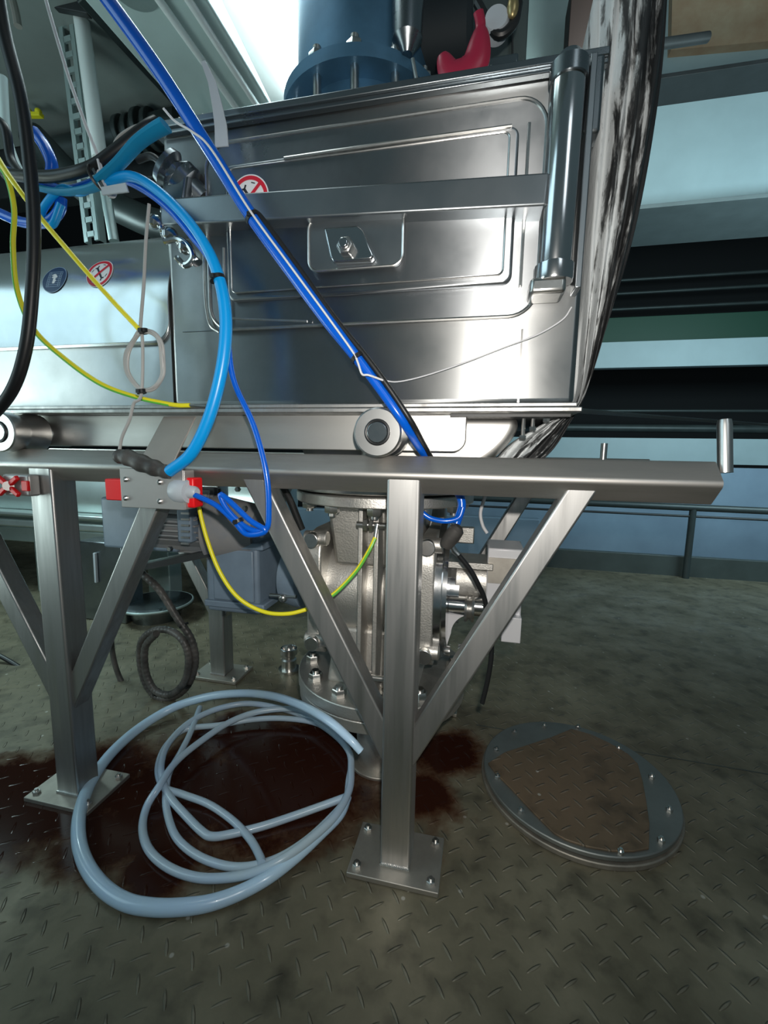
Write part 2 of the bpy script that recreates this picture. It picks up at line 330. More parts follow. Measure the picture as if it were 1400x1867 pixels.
        if bevel:
            md = o.modifiers.new('bevel', 'BEVEL'); md.width = bevel; md.segments = seg; md.limit_method = 'ANGLE'; md.angle_limit = math.radians(40)
            md.harden_normals = False
        if parent is not None: o.parent = parent; o.matrix_parent_inverse = Matrix.Identity(4)
        if parent is not None:
            o.location = (0, 0, 0)
        return o
def tag(o, label=None, cat=None, group=None, kind=None):
    if label: o['label'] = label
    if cat: o['category'] = cat
    if group: o['group'] = group
    if kind: o['kind'] = kind
    return o
def thing(name, loc, label, cat, group=None):
    e = bpy.data.objects.new(name, None); COL.objects.link(e); e.location = loc; e.empty_display_size = 0.05
    e.matrix_world = Matrix.Translation(Vector(loc)); return tag(e, label, cat, group)
# parts of parts keep their vertices relative to the top thing; parent's matrix is that thing's translation
def sub(mb, name, m, part, top, **k):
    o = mb.build(name, m, top, **k); o.parent = part; return o
def single(mb, name, m, label, cat, loc=None, group=None, **k):
    """one-mesh thing whose origin lies at its base"""
    if loc is None:
        xs = [v.x for v in mb.v]; ys = [v.y for v in mb.v]; zs = [v.z for v in mb.v]
        loc = Vector(((min(xs)+max(xs))/2, (min(ys)+max(ys))/2, min(zs)))
    loc = Vector(loc); mb.v = [v-loc for v in mb.v]; o = mb.build(name, m, None, **k); o.location = loc
    return tag(o, label, cat, group)
def struct(mb, name, m, **k): return tag(mb.build(name, m, None, **k), kind='structure')
def rrect(x0, z0, x1, z1, r, n=8, corners=(1, 1, 1, 1)):
    pts = []
    for (cx, cz, a0, on) in ((x0+r, z0+r, PI, corners[0]), (x1-r, z0+r, 1.5*PI, corners[1]), (x1-r, z1-r, 0, corners[2]), (x0+r, z1-r, 0.5*PI, corners[3])):
        if on:
            for i in range(n+1): a = a0+PI/2*i/n; pts.append((cx+r*math.cos(a), cz+r*math.sin(a)))
        else: pts.append((x0 if cx < (x0+x1)/2 else x1, z0 if cz < (z0+z1)/2 else z1))
    return pts

# ------------------------------------------------------------------ the setting
struct(MB().box((-1.0, 1.55, -0.05), (9.0, 5.1, 0.10)), 'floor', M['floor'])
struct(MB().box((-1.0, 4.13, 0.03), (9.0, 0.06, 0.28)), 'trim_1', M['kerb'], bevel=0.004)
struct(MB().box((-1.0, 7.6, 2.2), (14.0, 0.1, 7.0)), 'wall_back', M['blackwall'])
struct(MB().box((-5.6, 3.2, 2.2), (0.1, 9.0, 7.0)), 'wall_left', M['blackwall'])
struct(MB().box((-2.2, 1.10, 2.95), (4.2, 2.8, 0.10)), 'ceiling', M['ceiling'])
# slate blue panels beyond the railing
struct(MB().box((1.4, 5.05, 0.40), (6.2, 0.05, 1.02)), 'wall_panel', M['bluepanel'])

q0, q1 = AZ(868, 1322, 0), AZ(1400, 1412, 0); d_ = (q1-q0).normalized()
struct(MB().bar(q0+Vector((0, 0, 0.0008)), q1+d_*1.5+Vector((0, 0, 0.0008)), 0.004, 0.0012, Vector((0, 0, 1))), 'trim_2', M['kerb'])
# girders of the hall
def ibeam(name, x0, x1, yn, yw, yf, z0, z1, tf, mw, mf, label):
    t = thing(name, ((x0+x1)/2, yw, z0), label, 'girder')
    MB().box(((x0+x1)/2, yw+0.01, (z0+z1)/2), (x1-x0, 0.02, z1-z0)).build('web', mw, t)
    MB().box(((x0+x1)/2, (yn+yf)/2, z0-tf/2), (x1-x0, yf-yn, tf)).build('flange', mf, t, bevel=0.002)
    MB().box(((x0+x1)/2, (yn+yf)/2, z1+tf/2), (x1-x0, yf-yn, tf)).build('flange', M['darkgap'], t, bevel=0.002)  # near-black colour paints the shade under the top flange
    return t
ibeam('steel_girder', 0.6, 4.6, 4.2, 4.5, 4.9, 3.02, 3.92, 0.03, M['palebeam'], M['beamdark'], 'deep pale blue steel girder high at right beyond the smeared sleeve')
single(MB().box((2.4, 6.0, 2.21), (5.6, 0.12, 0.30)), 'steel_beam', M['palebeam'], 'bright pale blue beam right under the dark green strip in the hall', 'beam', bevel=0.004)
single(MB().box((2.4, 6.3, 2.54), (5.6, 0.2, 0.34)), 'steel_beam', M['greenpaint'], 'dark green painted beam on top of the bright pale beam', 'beam', bevel=0.004)
single(MB().box((1.9, 6.0, 1.08), (7.2, 0.12, 0.30)), 'steel_beam', M['palebeam'], 'pale blue beam seen just above the front rail at right', 'beam', bevel=0.004)
for z, yy, lb in ((1.62, 6.6, 'thin dark pipe running across the black gap below the bright beam'), (1.38, 6.4, 'dim grey green pipe just above the lower pale beam')):
    single(MB().cyl((0.3, yy, z), (5.2, yy, z-0.02), 0.05 if z < 1.5 else 0.02, n=16), 'hall_pipe', M['darkpipe'], lb, 'pipe')
for z in (3.05, 2.95, 2.80):
    pass
for i, (yy, z, lb) in enumerate(((6.8, 3.35, 'upper of the faint dark conduits under the girder'), (6.8, 3.18, 'middle one of the faint dark conduits under the girder'), (6.8, 2.98, 'lower of the faint dark conduits above the green beam'))):
    single(MB().cyl((1.2, yy, z), (5.4, yy, z), 0.022, n=12), 'hall_conduit', M['darkpipe'], lb, 'conduit', group='dark conduits across the hall')
# upper right wall of panels above the girder
struct(MB().box((2.6, 5.0, 5.0), (5.0, 0.08, 2.0)), 'wall_upper', M['palebeam'])
q0, q1 = AY(1235, 70, 4.9), AY(1400, 0, 4.9)
struct(MB().prism([(q0.x-.05, q0.z-.1), (q1.x+0.3, q1.z-0.35), (q1.x+0.35, q1.z+0.45), (q0.x-.1, q1.z+0.45)], 4.88, 4.96), 'wall_patch', M['rustpatch'])
q = AY(1070, 60, 3.0)
single(MB().box((q.x, 3.0, q.z), (0.22, 0.2, 0.36)), 'brown_box', M['brownbox'], 'dark brown box between the pale wall panel and the smeared sleeve', 'box', bevel=0.004)
single(MB().cyl(AY(1140, 90, 3.4), AY(1290, 68, 3.6), 0.03, n=14), 'iron_rod', M['darkgap'], 'short dark rod jutting right from behind the smeared sleeve', 'rod')
q0, q1 = AY(955, 145, 3.2), AY(1060, -60, 3.2)
single(MB().box(((q0.x+q1.x)/2, 3.2, (q0.z+q1.z)/2), (abs(q1.x-q0.x)+.05, 0.05, abs(q1.z-q0.z))), 'wall_sheet', M['duct'], 'pale grey green sheet standing left of the dark brown box', 'sheet')
# safety railing at the floor edge
t = thing('safety_railing', (1.5, 4.05, 0.0), 'dark steel railing along the far edge of the tread plate floor', 'railing')
MB().cyl((-2.0, 4.05, 0.62), (4.0, 4.05, 0.58), 0.028, n=16).build('top_rail', M['darkpipe'], t)
MB().cyl((-2.0, 4.05, 0.545), (4.0, 4.05, 0.51), 0.010, n=12).build('mid_wire', M['darkgap'], t)
for X in (-1.2, 1.705, 3.3):
    MB().cyl((X, 4.05, 0), (X, 4.05, 0.6), 0.026, n=16).build('post', M['darkpipe'], t)

# ------------------------------------------------------------------ ceiling things
t = thing('ceiling_lamp', (-1.07, 2.0, 2.88), 'bright white rectangular lamp panel overhead beside the flanged column', 'lamp')
MB().prism([(-1.50, 0.6), (-1.255, 1.92), (-1.175, 2.62), (-0.975, 2.30), (-0.84, 1.95), (-0.70, 0.6)], 2.86, 2.89, 'Z').build('diffuser', M['lamp'], t)
MB().prism([(-1.60, 0.55), (-1.35, 2.0), (-1.20, 2.72), (-0.93, 2.33), (-0.78, 1.95), (-0.64, 0.55)], 2.885, 2.898, 'Z').build('housing', M['duct'], t)
# pale duct running away along the ceiling, left of the lamp
t = thing('ceiling_duct', (-1.6, 2.0, 2.65), 'pale teal duct along the ceiling between the lamp and the blue hose bundle', 'duct')
MB().box((-1.325, 2.2, 2.79), (0.46, 3.2, 0.22)).build('duct_body', M['duct'], t, bevel=0.01)
MB().cyl((-1.33, 1.60, 2.668), (-1.33, 1.60, 2.685), 0.085, n=40).build('round_cover', M['galv'], t)
for (x, y, lb) in ((-1.258, 0.7, 'bright conduit on the ceiling duct, the left of the two beside the lamp'), (-1.150, 0.7, 'bright conduit on the ceiling duct, the right one next to the lamp')):
    single(MB().cyl((x, y, 2.660), (x, 3.4, 2.660), 0.015, n=16), 'metal_conduit', M['whitepipe'], lb, 'conduit', group='conduits under the ceiling duct')  # white colour stands in for lamp highlights on the metal
single(MB().box((-3.05, 2.60, 2.78), (2.9, 0.18, 0.32)), 'dark_beam', M['darkgap'], 'dark horizontal beam behind the upright slotted channel', 'beam', bevel=0.01)
t = thing('dark_pipe', (-1.8, 2.5, 2.2), 'dark horizontal pipe with clamped flanges behind the hoses at upper left', 'pipe')
MB().cyl(AY(60, 290, 2.4), AY(330, 225, 2.4), 0.075, n=28).build('pipe_body', M['darkpipe'], t)
pp = AY(225, 250, 2.4); pd = (AY(330, 225, 2.4)-AY(60, 290, 2.4)).normalized()
for dd, rr in ((0, 0.10), (0.06, 0.095), (0.13, 0.11), (0.19, 0.10)):
    MB().cyl(pp+pd*dd, pp+pd*(dd+0.03), rr, n=32).build('flange', M['darkpipe'], t, bevel=0.004)
single(MB().tube([AY(60, 250, 2.1), AY(150, 340, 2.1), AY(260, 400, 2.1), AY(330, 420, 2.0)], 0.07, 20), 'bent_pipe', M['darkpipe'], 'grey green bent pipe sinking behind the shiny trough', 'pipe')
# upright slotted channel + white pipe
a, b_ = AY(112, -30, 1.9), AY(168, 440, 1.9)
t = thing('slotted_channel', (b_.x, 1.9, b_.z), 'pale upright slotted channel standing left of the white pipe', 'channel')
d = (b_-a); L_ = d.length; d.normalize(); n_ = 17
cm = MB(); side = Vector((d.z, 0, -d.x))*-1
cm.bar(a-side*0.030, b_-side*0.030, 0.022, 0.01); cm.bar(a+side*0.030, b_+side*0.030, 0.022, 0.01)
for i in range(n_):
    p = a+d*(L_*(i+0.5)/n_); cm.bar(p-d*0.012, p+d*0.012, 0.045, 0.01)
cm.build('slotted_face', M['galv'], t)
MB().bar(a-side*0.042+Vector((0, 0.02, 0)), b_-side*0.042+Vector((0, 0.02, 0)), 0.004, 0.04).build('channel_side', M['galv'], t)
MB().bar(a+side*0.042+Vector((0, 0.02, 0)), b_+side*0.042+Vector((0, 0.02, 0)), 0.004, 0.04).build('channel_side', M['galv'], t)
t = thing('white_pipe', AY(205, 440, 1.9), 'glossy white upright pipe right of the slotted channel', 'pipe')
MB().cyl(AY(140, -30, 1.9), AY(182, 290, 1.86), 0.032, n=24).build('pipe_sleeve', M['whitepipe'], t)
MB().cyl(AY(180, 280, 1.87), AY(208, 440, 1.87), 0.022, n=24).build('pipe_core', M['galv'], t)
t = thing('pipe_clamp', AY(140, 20, 1.8), 'dark ring clamp around the top of the white pipe', 'clamp')
MB().torus(AY(138, 14, 1.88), (0.1, -0.25, 1), 0.05, 0.016, 32).build('ring', M['darkgap'], t)
MB().bar(AY(95, 5, 1.83), AY(165, 18, 1.83), 0.05, 0.03).build('strap', M['darkgap'], t, bevel=0.004)
single(MB().bar(AY(148, -10, 1.75), AY(370, 235, 2.6), 0.06, 0.03), 'steel_strut', M['darkpipe'], 'dark slanting strut behind the blue hose bundle', 'strut', bevel=0.004)
t = thing('yellow_clamp', AY(62, 208, 2.2), 'small yellow clamp on the dark beam at far left', 'clamp')
MB().bar(AY(48, 210, 2.2), AY(76, 210, 2.2), 0.02, 0.03).build('clamp_bar', M['yellow'], t, bevel=0.003)
MB().ball(AY(52, 203, 2.2), 0.018).ball(AY(70, 204, 2.2), 0.018).build('jaw', M['yellow'], t)
single(MB().tube([AY(20, -10, 1.6), AY(28, 20, 1.6), AY(33, 48, 1.6)], 0.014, 10), 'pale_rag', M['strap'], 'short pale piece of tape hanging at the top left corner', 'tape')

# ------------------------------------------------------------------ front and rear rail stands
def diamond(x0, x1, yc, zc, h, rad=0.011):
    pts = []; d0 = h - rad*(math.sqrt(2)-1)-rad
    for k in range(4):
        a = k*PI/2; cx_, cz_ = yc+d0*math.cos(a), zc+d0*math.sin(a)
        for i in range(9):
            b_ = a-PI/4+PI/2*i/8; pts.append((cx_+rad*math.cos(b_), cz_+rad*math.sin(b_)))
    return MB().prism(pts, x0, x1, 'X')
def foot(t, X, yc, wd=0.218, dp=0.150):
    pl = MB().box((X, yc, 0.0075), (wd, dp, 0.013)).build('base_plate', M['plate'], t, bevel=0.002)
    for sx in (-1, 1):
        for sy in (-1, 1):
            p = Vector((X+sx*(wd/2-0.02), yc+sy*(dp/2-0.022), 0.013))
            sub(MB().hexa(p, p+Vector((0, 0, 0.009)), 0.011).cyl(p+Vector((0, 0, .008)), p+Vector((0, 0, 0.015)), 0.005, n=12), 'anchor_bolt', M['bolt'], pl, t)
    return pl
def stand(sgn, y_c, label, xs, x0, x1):
    t = thing('rail_stand', (-0.6, y_c, 0), label, 'stand', 'stainless rail stands under the machine')
    diamond(x0, x1, y_c, 0.953, 0.0455).build('rail', M['railsteel'], t, smooth=40)
    for X in xs:
        p = MB().box((X, y_c, 0.483), (0.073, 0.073, 0.940)).build('post', M['frame'], t, bevel=0.006, seg=3)
        foot(t, X, y_c+0.0)
        w0 = MB()
        for k in range(16): w0.ball((X-0.033+0.0044*k, y_c-0.037, 0.0165+0.001*random.random()), 0.0045, 8)
        sub(w0, 'weld', M['bolt'], p, t)
        w1 = MB()
        for k in range(15): w1.ball((X-0.031+0.0044*k, y_c-0.0365, 0.951+0.001*random.random()), 0.003, 8)
        sub(w1, 'weld', M['bolt'], p, t)
        for s_ in (-1, 1):
            a = Vector((X+s_*0.372, y_c, 0.965)); b2 = Vector((X+s_*0.010, y_c, 0.28))
            MB().bar(a, b2, 0.051, 0.051).build('brace', M['frame'], t, bevel=0.005, seg=3)
    return t
RY = 0.952; RB = 1.66
fs_ = stand(1, RY, 'front stainless rail stand with V braces, nearest the camera', (-0.162, -1.118), -1.95, 0.428)
MB().lathe(AY(1322, 862, 0.95), AY(1321, 786, 0.96), [(0, .0125), (.09, .0125), (.1, .011)], 20).build('stop_pin', M['turned'], fs_)
rs_ = stand(1, RB, 'rear stainless rail stand standing behind the rotary valve', (-0.162, -1.100), -1.95, 0.55)
MB().cyl((0.406, 1.66, 0.98), (0.406, 1.66, 1.045), 0.011, n=16).build('stop_pin', M['turned'], rs_)

# ------------------------------------------------------------------ machine
T = thing('screening_machine', (-0.6, 1.3, 0.97), 'large brushed stainless machine body riding on rollers over the rails', 'machine')
MB().box((-0.2975, 1.32, 1.42), (0.955, 0.64, 0.625)).build('body', M['brushed'], T, bevel=0.012, seg=4)
# top flange lip
MB().box((-0.30, 1.315, 1.739), (0.985, 0.68, 0.014)).box((-0.30, 0.990, 1.728), (0.985, 0.016, 0.010)).build('top_flange', M['darksteel'], T, bevel=0.002)
for X in (-0.72, -0.66, -0.02, 0.04, 0.11):
    MB().hexa((X, 1.0, 1.746), (X, 1.0, 1.758), 0.011).build('bolt', M['bolt'], T)
# left trough with rounded shoulder
def prof(s):   # s: metres along the section from the foot of the face; returns y,z,normal
    if s < 0.25: return (1.0, 1.10+s, (-1, 0))
    a = (s-0.25)/0.25
    if a > PI/2: return (1.25+(s-0.25-0.25*PI/2), 1.60, (0, 1))
    return (1.25-0.25*math.cos(a), 1.35+0.25*math.sin(a), (-math.cos(a), math.sin(a)))
sec = [prof(0.02*i)[:2] for i in range(14)]+[prof(0.25+0.25*PI/2*i/16)[:2] for i in range(1, 17)]+[(1.62, 1.60), (1.62, 1.10)]
MB().prism(sec, -2.1, -0.7755, 'X').build('trough', M['brushed'], T)
pm = MB(); vs = []; nx, ns = 60, 44; xr, RC = -0.775, 0.05
for i in range(nx+1):
    x = -1.9+(xr+1.9)*(1-(1-i/nx)**1.0) if i < nx-14 else xr-RC+RC*math.sin(PI/2*(i-(nx-14))/14)
    if i < nx-14: x = -1.9+(xr-RC+1.9)*i/(nx-14)
    e = max(0, x-(xr-RC)); s0 = 0.158+(RC-math.sqrt(max(0, RC*RC-e*e)))
    for k in range(ns+1):
        s_ = s0+(0.64-s0)*k/ns; y, z, n = prof(s_); vs.append(Vector((x, y+n[0]*0.006, z+n[1]*0.006)))
pm.add(vs, [(i*(ns+1)+k, (i+1)*(ns+1)+k, (i+1)*(ns+1)+k+1, i*(ns+1)+k+1) for i in range(nx) for k in range(ns)])
po = pm.build('trough_panel', M['panelsteel'], T); md = po.modifiers.new('thick', 'SOLIDIFY'); md.thickness = 0.0065; md.offset = -1
# bottom flange (two plates)
MB().box((-0.96, 1.30, 1.103), (2.28, 0.67, 0.009)).build('bottom_flange', M['frame'], T, bevel=0.002)
MB().box((-0.957, 1.30, 1.0925), (2.29, 0.69, 0.010)).build('bottom_flange', M['frame'], T, bevel=0.002)
MB().box((0.05, 1.30, 1.0845), (0.25, 0.60, 0.006)).build('underplate', M['darkgap'], T)
for (px, py) in ((996, 762), (971, 778), (953, 794)):
    p = AY(px, py, 1.05); MB().cyl((p.x, p.y, 1.086), p, 0.0045, n=10).hexa(p, p-Vector((0, 0, 0.010)), 0.008).build('bolt', M['bolt'], T)
# tray below the flange
tr = [(-2.05, 1.004), (-0.07, 1.004)]+[(-0.07+0.03*math.sin(PI/2*i/8), 1.034-0.03*math.cos(PI/2*i/8)) for i in range(1, 9)]+[(-0.04, 1.088), (-2.05, 1.088)]
MB().prism(tr, 1.022, 1.10).build('tray', M['traysteel'], T, bevel=0.002)
MB().prism([(-0.3, 1.088), (-0.3, 0.935)]+[(-0.14+0.215*math.sin(PI/2*i/18), 1.065-0.13*math.cos(PI/2*i/18)**1.3) for i in range(19)]+[(0.076, 1.088)], 1.06, 1.50).build('belly', M['traysteel'], T, bevel=0.02, seg=5)
MB().prism([(-0.5, 1.088), (-0.3, 1.088), (-0.3, 0.93), (-0.43, 0.94)], 1.08, 1.50).build('belly', M['brushed'], T)
# rollers
def roller(X, Z):
    r = MB().lathe((X, 0.905, Z), (X, 1.03, Z), [(0, 0.048), (0.003, 0.0515), (0.024, 0.0515), (0.046, 0.0445), (0.050, 0.0445), (0.070, 0.0515), (0.1, 0.0515), (0.102, 0.030), (0.125, 0.030)], 64).build('roller', M['turned'], T, smooth=30)
    sub(MB().torus((X, 0.9045, Z), (0, 1, 0), 0.0245, 0.0035), 'seal_ring', M['black'], r, T)
    sub(MB().cyl((X, 0.9015, Z), (X, 0.905, Z), 0.0215, n=40), 'hub', M['polished'], r, T, bevel=0.001)
roller(-0.218, 1.042); roller(-1.222, 1.036)
MB().cyl((-1.222, 1.0, 1.036), (-1.222, 1.1, 1.036), 0.034, n=32).build('axle_sleeve', M['darksteel'], T)
# hatch
h1 = MB().prism(rrect(-0.655, 1.285, 0.092, 1.690, 0.055), 0.991, 1.002).build('hatch', M['hatch'], T, bevel=0.003, seg=3)
rim = rrect(-0.655, 1.285, 0.092, 1.690, 0.055)
sub(MB().tube([(x, 0.990, z) for x, z in rim], 0.0038, 8, True, 1), 'hatch_rim', M['bolt'], h1, T)
sub(MB().prism(rrect(-0.600, 1.345, 0.040, 1.635, 0.018), 0.975, 0.992), 'inner_panel', M['hatch'], h1, T, bevel=0.006, seg=4)
sub(MB().prism(rrect(-0.585, 1.360, 0.022, 1.622, 0.012), 0.971, 0.976), 'inner_panel_face', M['hatch'], h1, T, bevel=0.0025)
sub(MB().tube([(-0.45, 0.970, 1.628), (-0.2, 0.970, 1.630), (0.025, 0.970, 1.630)], 0.0035, 8), 'weld_bead', M['bolt'], h1, T)
sub(MB().tube([(x, 0.9705, z) for x, z in rrect(-0.585, 1.360, 0.022, 1.622, 0.012)], 0.0017, 6, True, 1), 'panel_edge', M['bolt'], h1, T)
# narrow vertical stile right of the panel
sub(MB().box((0.058, 0.986, 1.49), (0.006, 0.012, 0.30)), 'stile', M['bolt'], h1, T, bevel=0.001)
# clamp bar across the hatch: tube with visible underside
MB().bar((-0.735, 0.967, 1.529), (0.094, 0.967, 1.492), 0.056, 0.070, Vector((0, 1, 0))).build('clamp_bar', M['bar'], T, bevel=0.004, seg=3)
# clamp plate and knob in the middle
cp = MB().prism([(x, z) for x, z in rrect(AY(562, 400, .955).x, AY(562, 495, .955).z, AY(735, 400, .955).x, AY(640, 400, .955).z+0.01, 0.022)], 0.957, 0.970).build('clamp_plate', M['bar'], T, bevel=0.003, seg=3)
rm = rrect(AY(562, 400, .955).x, AY(562, 495, .955).z, AY(735, 400, .955).x, AY(640, 400, .955).z+0.01, 0.022)
sub(MB().tube([(x, 0.957, z) for x, z in rm], 0.003, 8, True, 1), 'plate_rim', M['bolt'], cp, T)
tri = [AY(px, py, 0.94) for px, py in ((590, 416), (652, 411), (662, 420), (682, 466), (676, 474), (608, 478), (602, 470))]
sub(MB().prism([(p.x, p.z) for p in tri], 0.938, 0.958), 'latch_plate', M['polished'], cp, T, bevel=0.004, seg=3)
kc = AY(628, 446, 0.92)
sub(MB().hexa((kc.x, 0.940, kc.z), (kc.x, 0.918, kc.z), 0.019), 'nut', M['bolt'], cp, T, bevel=0.002)
sub(MB().cyl((kc.x, 0.918, kc.z), (kc.x, 0.908, kc.z), 0.010, n=20), 'stud', M['polished'], cp, T, bevel=0.002)
a = AY(588, 350, 0.93); b2 = AY(656, 340, 0.93)
sub(MB().bar((a.x, .95, a.z), (b2.x, .95, b2.z), 0.016, 0.03), 'tongue', M['polished'], cp, T, bevel=0.004, seg=3)
# hinge
hx, hz0, hz1 = 0.1175, 1.335, 1.705
hg = MB().lathe((hx, 0.955, hz0), (hx+0.004, 0.955, hz1), [(0, 0.029), (0.004, 0.031), (0.34, 0.031), (0.350, 0.029)], 40).build('hinge_barrel', M['polished'], T, smooth=30)
sub(MB().lathe((hx+0.004, 0.955, 1.68), (hx+0.004, 0.955, 1.73), [(0, 0.034), (0.028, 0.034), (0.034, 0.028), (0.045, 0.020)], 24), 'hinge_cap', M['darksteel'], hg, T)
sub(MB().box((hx-0.012, 0.962, 1.322), (0.066, 0.068, 0.030)), 'hinge_block', M['bolt'], hg, T, bevel=0.008, seg=3)
sub(MB().lathe((hx, 0.955, 1.333), (hx, 0.955, 1.372), [(0, 0.035), (0.004, 0.0365), (0.03, 0.0365), (0.032, 0.034)], 32), 'hinge_collar', M['polished'], hg, T)
MB().box((hx+0.045, 0.975, 1.52), (0.012, 0.05, 0.40)).build('hinge_leaf', M['bar'], T, bevel=0.002)
MB().box((0.168, 0.985, 1.66), (0.03, 0.05, 0.13)).build('corner_block', M['darksteel'], T, bevel=0.006)
# left end of the bar: pivot knobs and shiny crumpled clamp
MB().lathe(AY(300, 300, 0.96), AY(352, 350, 0.99), [(0, 0.040), (0.012, 0.043), (0.022, 0.030), (0.034, 0.030), (0.040, 0.044), (0.062, 0.044), (0.068, 0.03), (0.1, 0.028)], 32).build('pivot_knob', M['darksteel'], T, smooth=30)
cl = MB(); pts = [AY(x, y, 0.935) for x, y in ((272, 402), (290, 408), (300, 425), (318, 430), (330, 448), (346, 455), (360, 480))]
cl.tube(pts, lambda t_: 0.011+0.005*math.sin(t_*19), 9)
cl.tube([AY(x, y, 0.93) for x, y in ((300, 440), (325, 436), (345, 450), (352, 470), (338, 484), (322, 470))], 0.007, 9)
cl.build('quick_clamp', M['polished'], T)
MB().bar(AY(318, 395, 0.95), AY(330, 300, 0.965), 0.06, 0.03).build('pivot_arm', M['darksteel'], T, bevel=0.006)
# embossed loop left of the hatch
MB().tube([AY(x, y, 0.99) for x, y in ((372, 460), (374, 540), (382, 590), (400, 606))], 0.0035, 8).build('bead', M['bolt'], T)
MB().tube([AY(x, y, 0.975) for x, y in ((408, 452), (410, 572), (420, 580), (560, 586))], 0.0028, 8).build('bead', M['bolt'], T)
MB().tube([(-0.74, 0.9995, 1.288), (-0.3, 0.9995, 1.286), (0.05, 0.9995, 1.286)], 0.0012, 6, smooth=1).build('seam', M['darksteel'], T)
MB().bar(AY(952, 600, 1.0), AY(944, 742, 1.0), 0.004, 0.004).build('seam', M['bolt'], T)

# stickers
def sticker(mapf, r, kind, label):
    def disc(r0_, r1_, off, n=40, m=4):
        vs = []; fs = []
        for i in range(m+1):
            rr = r0_+(r1_-r0_)*i/m
            for k in range(n): q = 2*PI*k/n; vs.append(mapf(rr*math.cos(q), rr*math.sin(q), off))
        for i in range(m):
            for k in range(n): j = (k+1) % n; fs.append((i*n+k, i*n+j, (i+1)*n+j, (i+1)*n+k))
        return MB().add(vs, fs)
    def quad(x0, z0, x1, z1, wd, off, m=8):
        d_ = Vector((x1-x0, z1-z0)); n_ = Vector((-d_.y, d_.x)).normalized()*wd/2; vs = []
        for i in range(m+1):
            p = Vector((x0, z0))+d_*i/m
            vs += [mapf(p.x-n_.x, p.y-n_.y, off), mapf(p.x+n_.x, p.y+n_.y, off)]
        return MB().add(vs, [(2*i, 2*i+1, 2*i+3, 2*i+2) for i in range(m)])
    if kind == 'no':
        s_ = disc(0.0005, r, 0.0012).build('warning_sticker', M['stw'], T)
        sub(disc(r*0.76, r*0.94, 0.0018, m=1), 'red_ring', M['str'], s_, T)
        sub(quad(-r*.58, -r*.58, r*.58, r*.58, r*0.16, 0.0021), 'red_slash', M['str'], s_, T)
        sy = quad(-r*.26, r*.38, r*.26, -r*.38, r*0.13, 0.0016)
        for a in (quad(-r*.26, r*.38, -r*.42, r*.36, r*.09, .0016), quad(-r*.26, r*.38, -r*.18, r*.56, r*.09, .0016), quad(r*.26, -r*.38, r*.42, -r*.34, r*.09, .0016), quad(r*.26, -r*.38, r*.2, -r*.56, r*.09, .0016),
                  quad(-r*.6, r*.1, -r*.5, r*.3, r*.05, .0016), quad(r*.6, -r*.1, r*.5, -r*.3, r*.05, .0016), quad(-r*.3, -r*.58, -r*.1, -r*.64, r*.05, .0016), quad(r*.3, r*.58, r*.1, r*.64, r*.05, .0016)):
            sy.add(a.v, a.f)
        sub(sy, 'symbol', M['stk'], s_, T)
    else:
        s_ = disc(0.0005, r, 0.0012).build('instruction_sticker', M['stb'], T)
        sub(disc(r*0.955, r, 0.0017, m=1), 'pale_rim', M['stl'], s_, T)
        g = MB()
        for k in range(9):
            u = -0.56+1.12*k/8; a = quad(-r*.56, r*u, r*.56, r*u, r*.035, .0016); g.add(a.v, a.f)
        for u in (-.56, -.40, .40, .56): a = quad(r*u, -r*.56, r*u, r*.56, r*.035, .0016); g.add(a.v, a.f)
        sub(g, 'grid_symbol', M['stl'], s_, T)
        g = MB()
        for (x0, z0, x1, z1, wd) in ((0, -.34, .02, .30, .20), (-.2, .1, .1, .32, .12), (.02, .3, .2, .1, .12), (-.25, .28, .0, .36, .1), (.0, -.3, .16, -.1, .1)):
            a = quad(r*x0, r*z0, r*x1, r*z1, r*wd, .0019); g.add(a.v, a.f)
        sub(g, 'hand_symbol', M['stw'], s_, T)
    s_['label'] = label
def trough_map(xc, sc):
    def f(u, v, off):
        y, z, n = prof(sc+v); o_ = off+0.0064
        return Vector((xc+u, y+n[0]*o_, z+n[1]*o_))
    return f
sticker(trough_map(-0.985, 0.345), 0.040, 'no', 'red and white prohibition sticker with crossed wrench')
sticker(trough_map(-1.125, 0.338), 0.038, 'blue', 'round dark blue sticker with pale grid')
pc = AY(455, 360, 0.97)
sticker(lambda u, v, off: Vector((pc.x+u, 0.971-off, pc.z+v)), 0.047, 'no', 'red and white prohibition sticker half behind the bar')

# flanged column on the machine top
K = thing('flanged_column', (-0.36, 1.28, 1.747), 'steel column with painted blue haze and long flange studs on the machine top', 'column')
c0 = Vector((-0.36, 1.28, 0))
MB().lathe(c0+Vector((0, 0, 1.747)), c0+Vector((0, 0, 3)), [(0, .212), (.016, .212), (.018, .165), (.03, .155), (.135, .155), (.137, .212), (.165, .212), (.167, .175), (.9, .17)], 64).build('column_body', M['hazesteel'], K, smooth=30)
for k in range(12):
    q = 2*PI*(k+0.3)/12; p = c0+Vector((0.186*math.cos(q), 0.186*math.sin(q), 0))
    s_ = MB().cyl(p+Vector((0, 0, 1.76)), p+Vector((0, 0, 1.945)), 0.010, n=14).build('stud', M['bolt'], K)
    sub(MB().hexa(p+Vector((0, 0, 1.763)), p+Vector((0, 0, 1.785)), 0.020), 'nut', M['bolt'], s_, K)
    sub(MB().hexa(p+Vector((0, 0, 1.914)), p+Vector((0, 0, 1.932)), 0.020), 'nut', M['bolt'], s_, K)
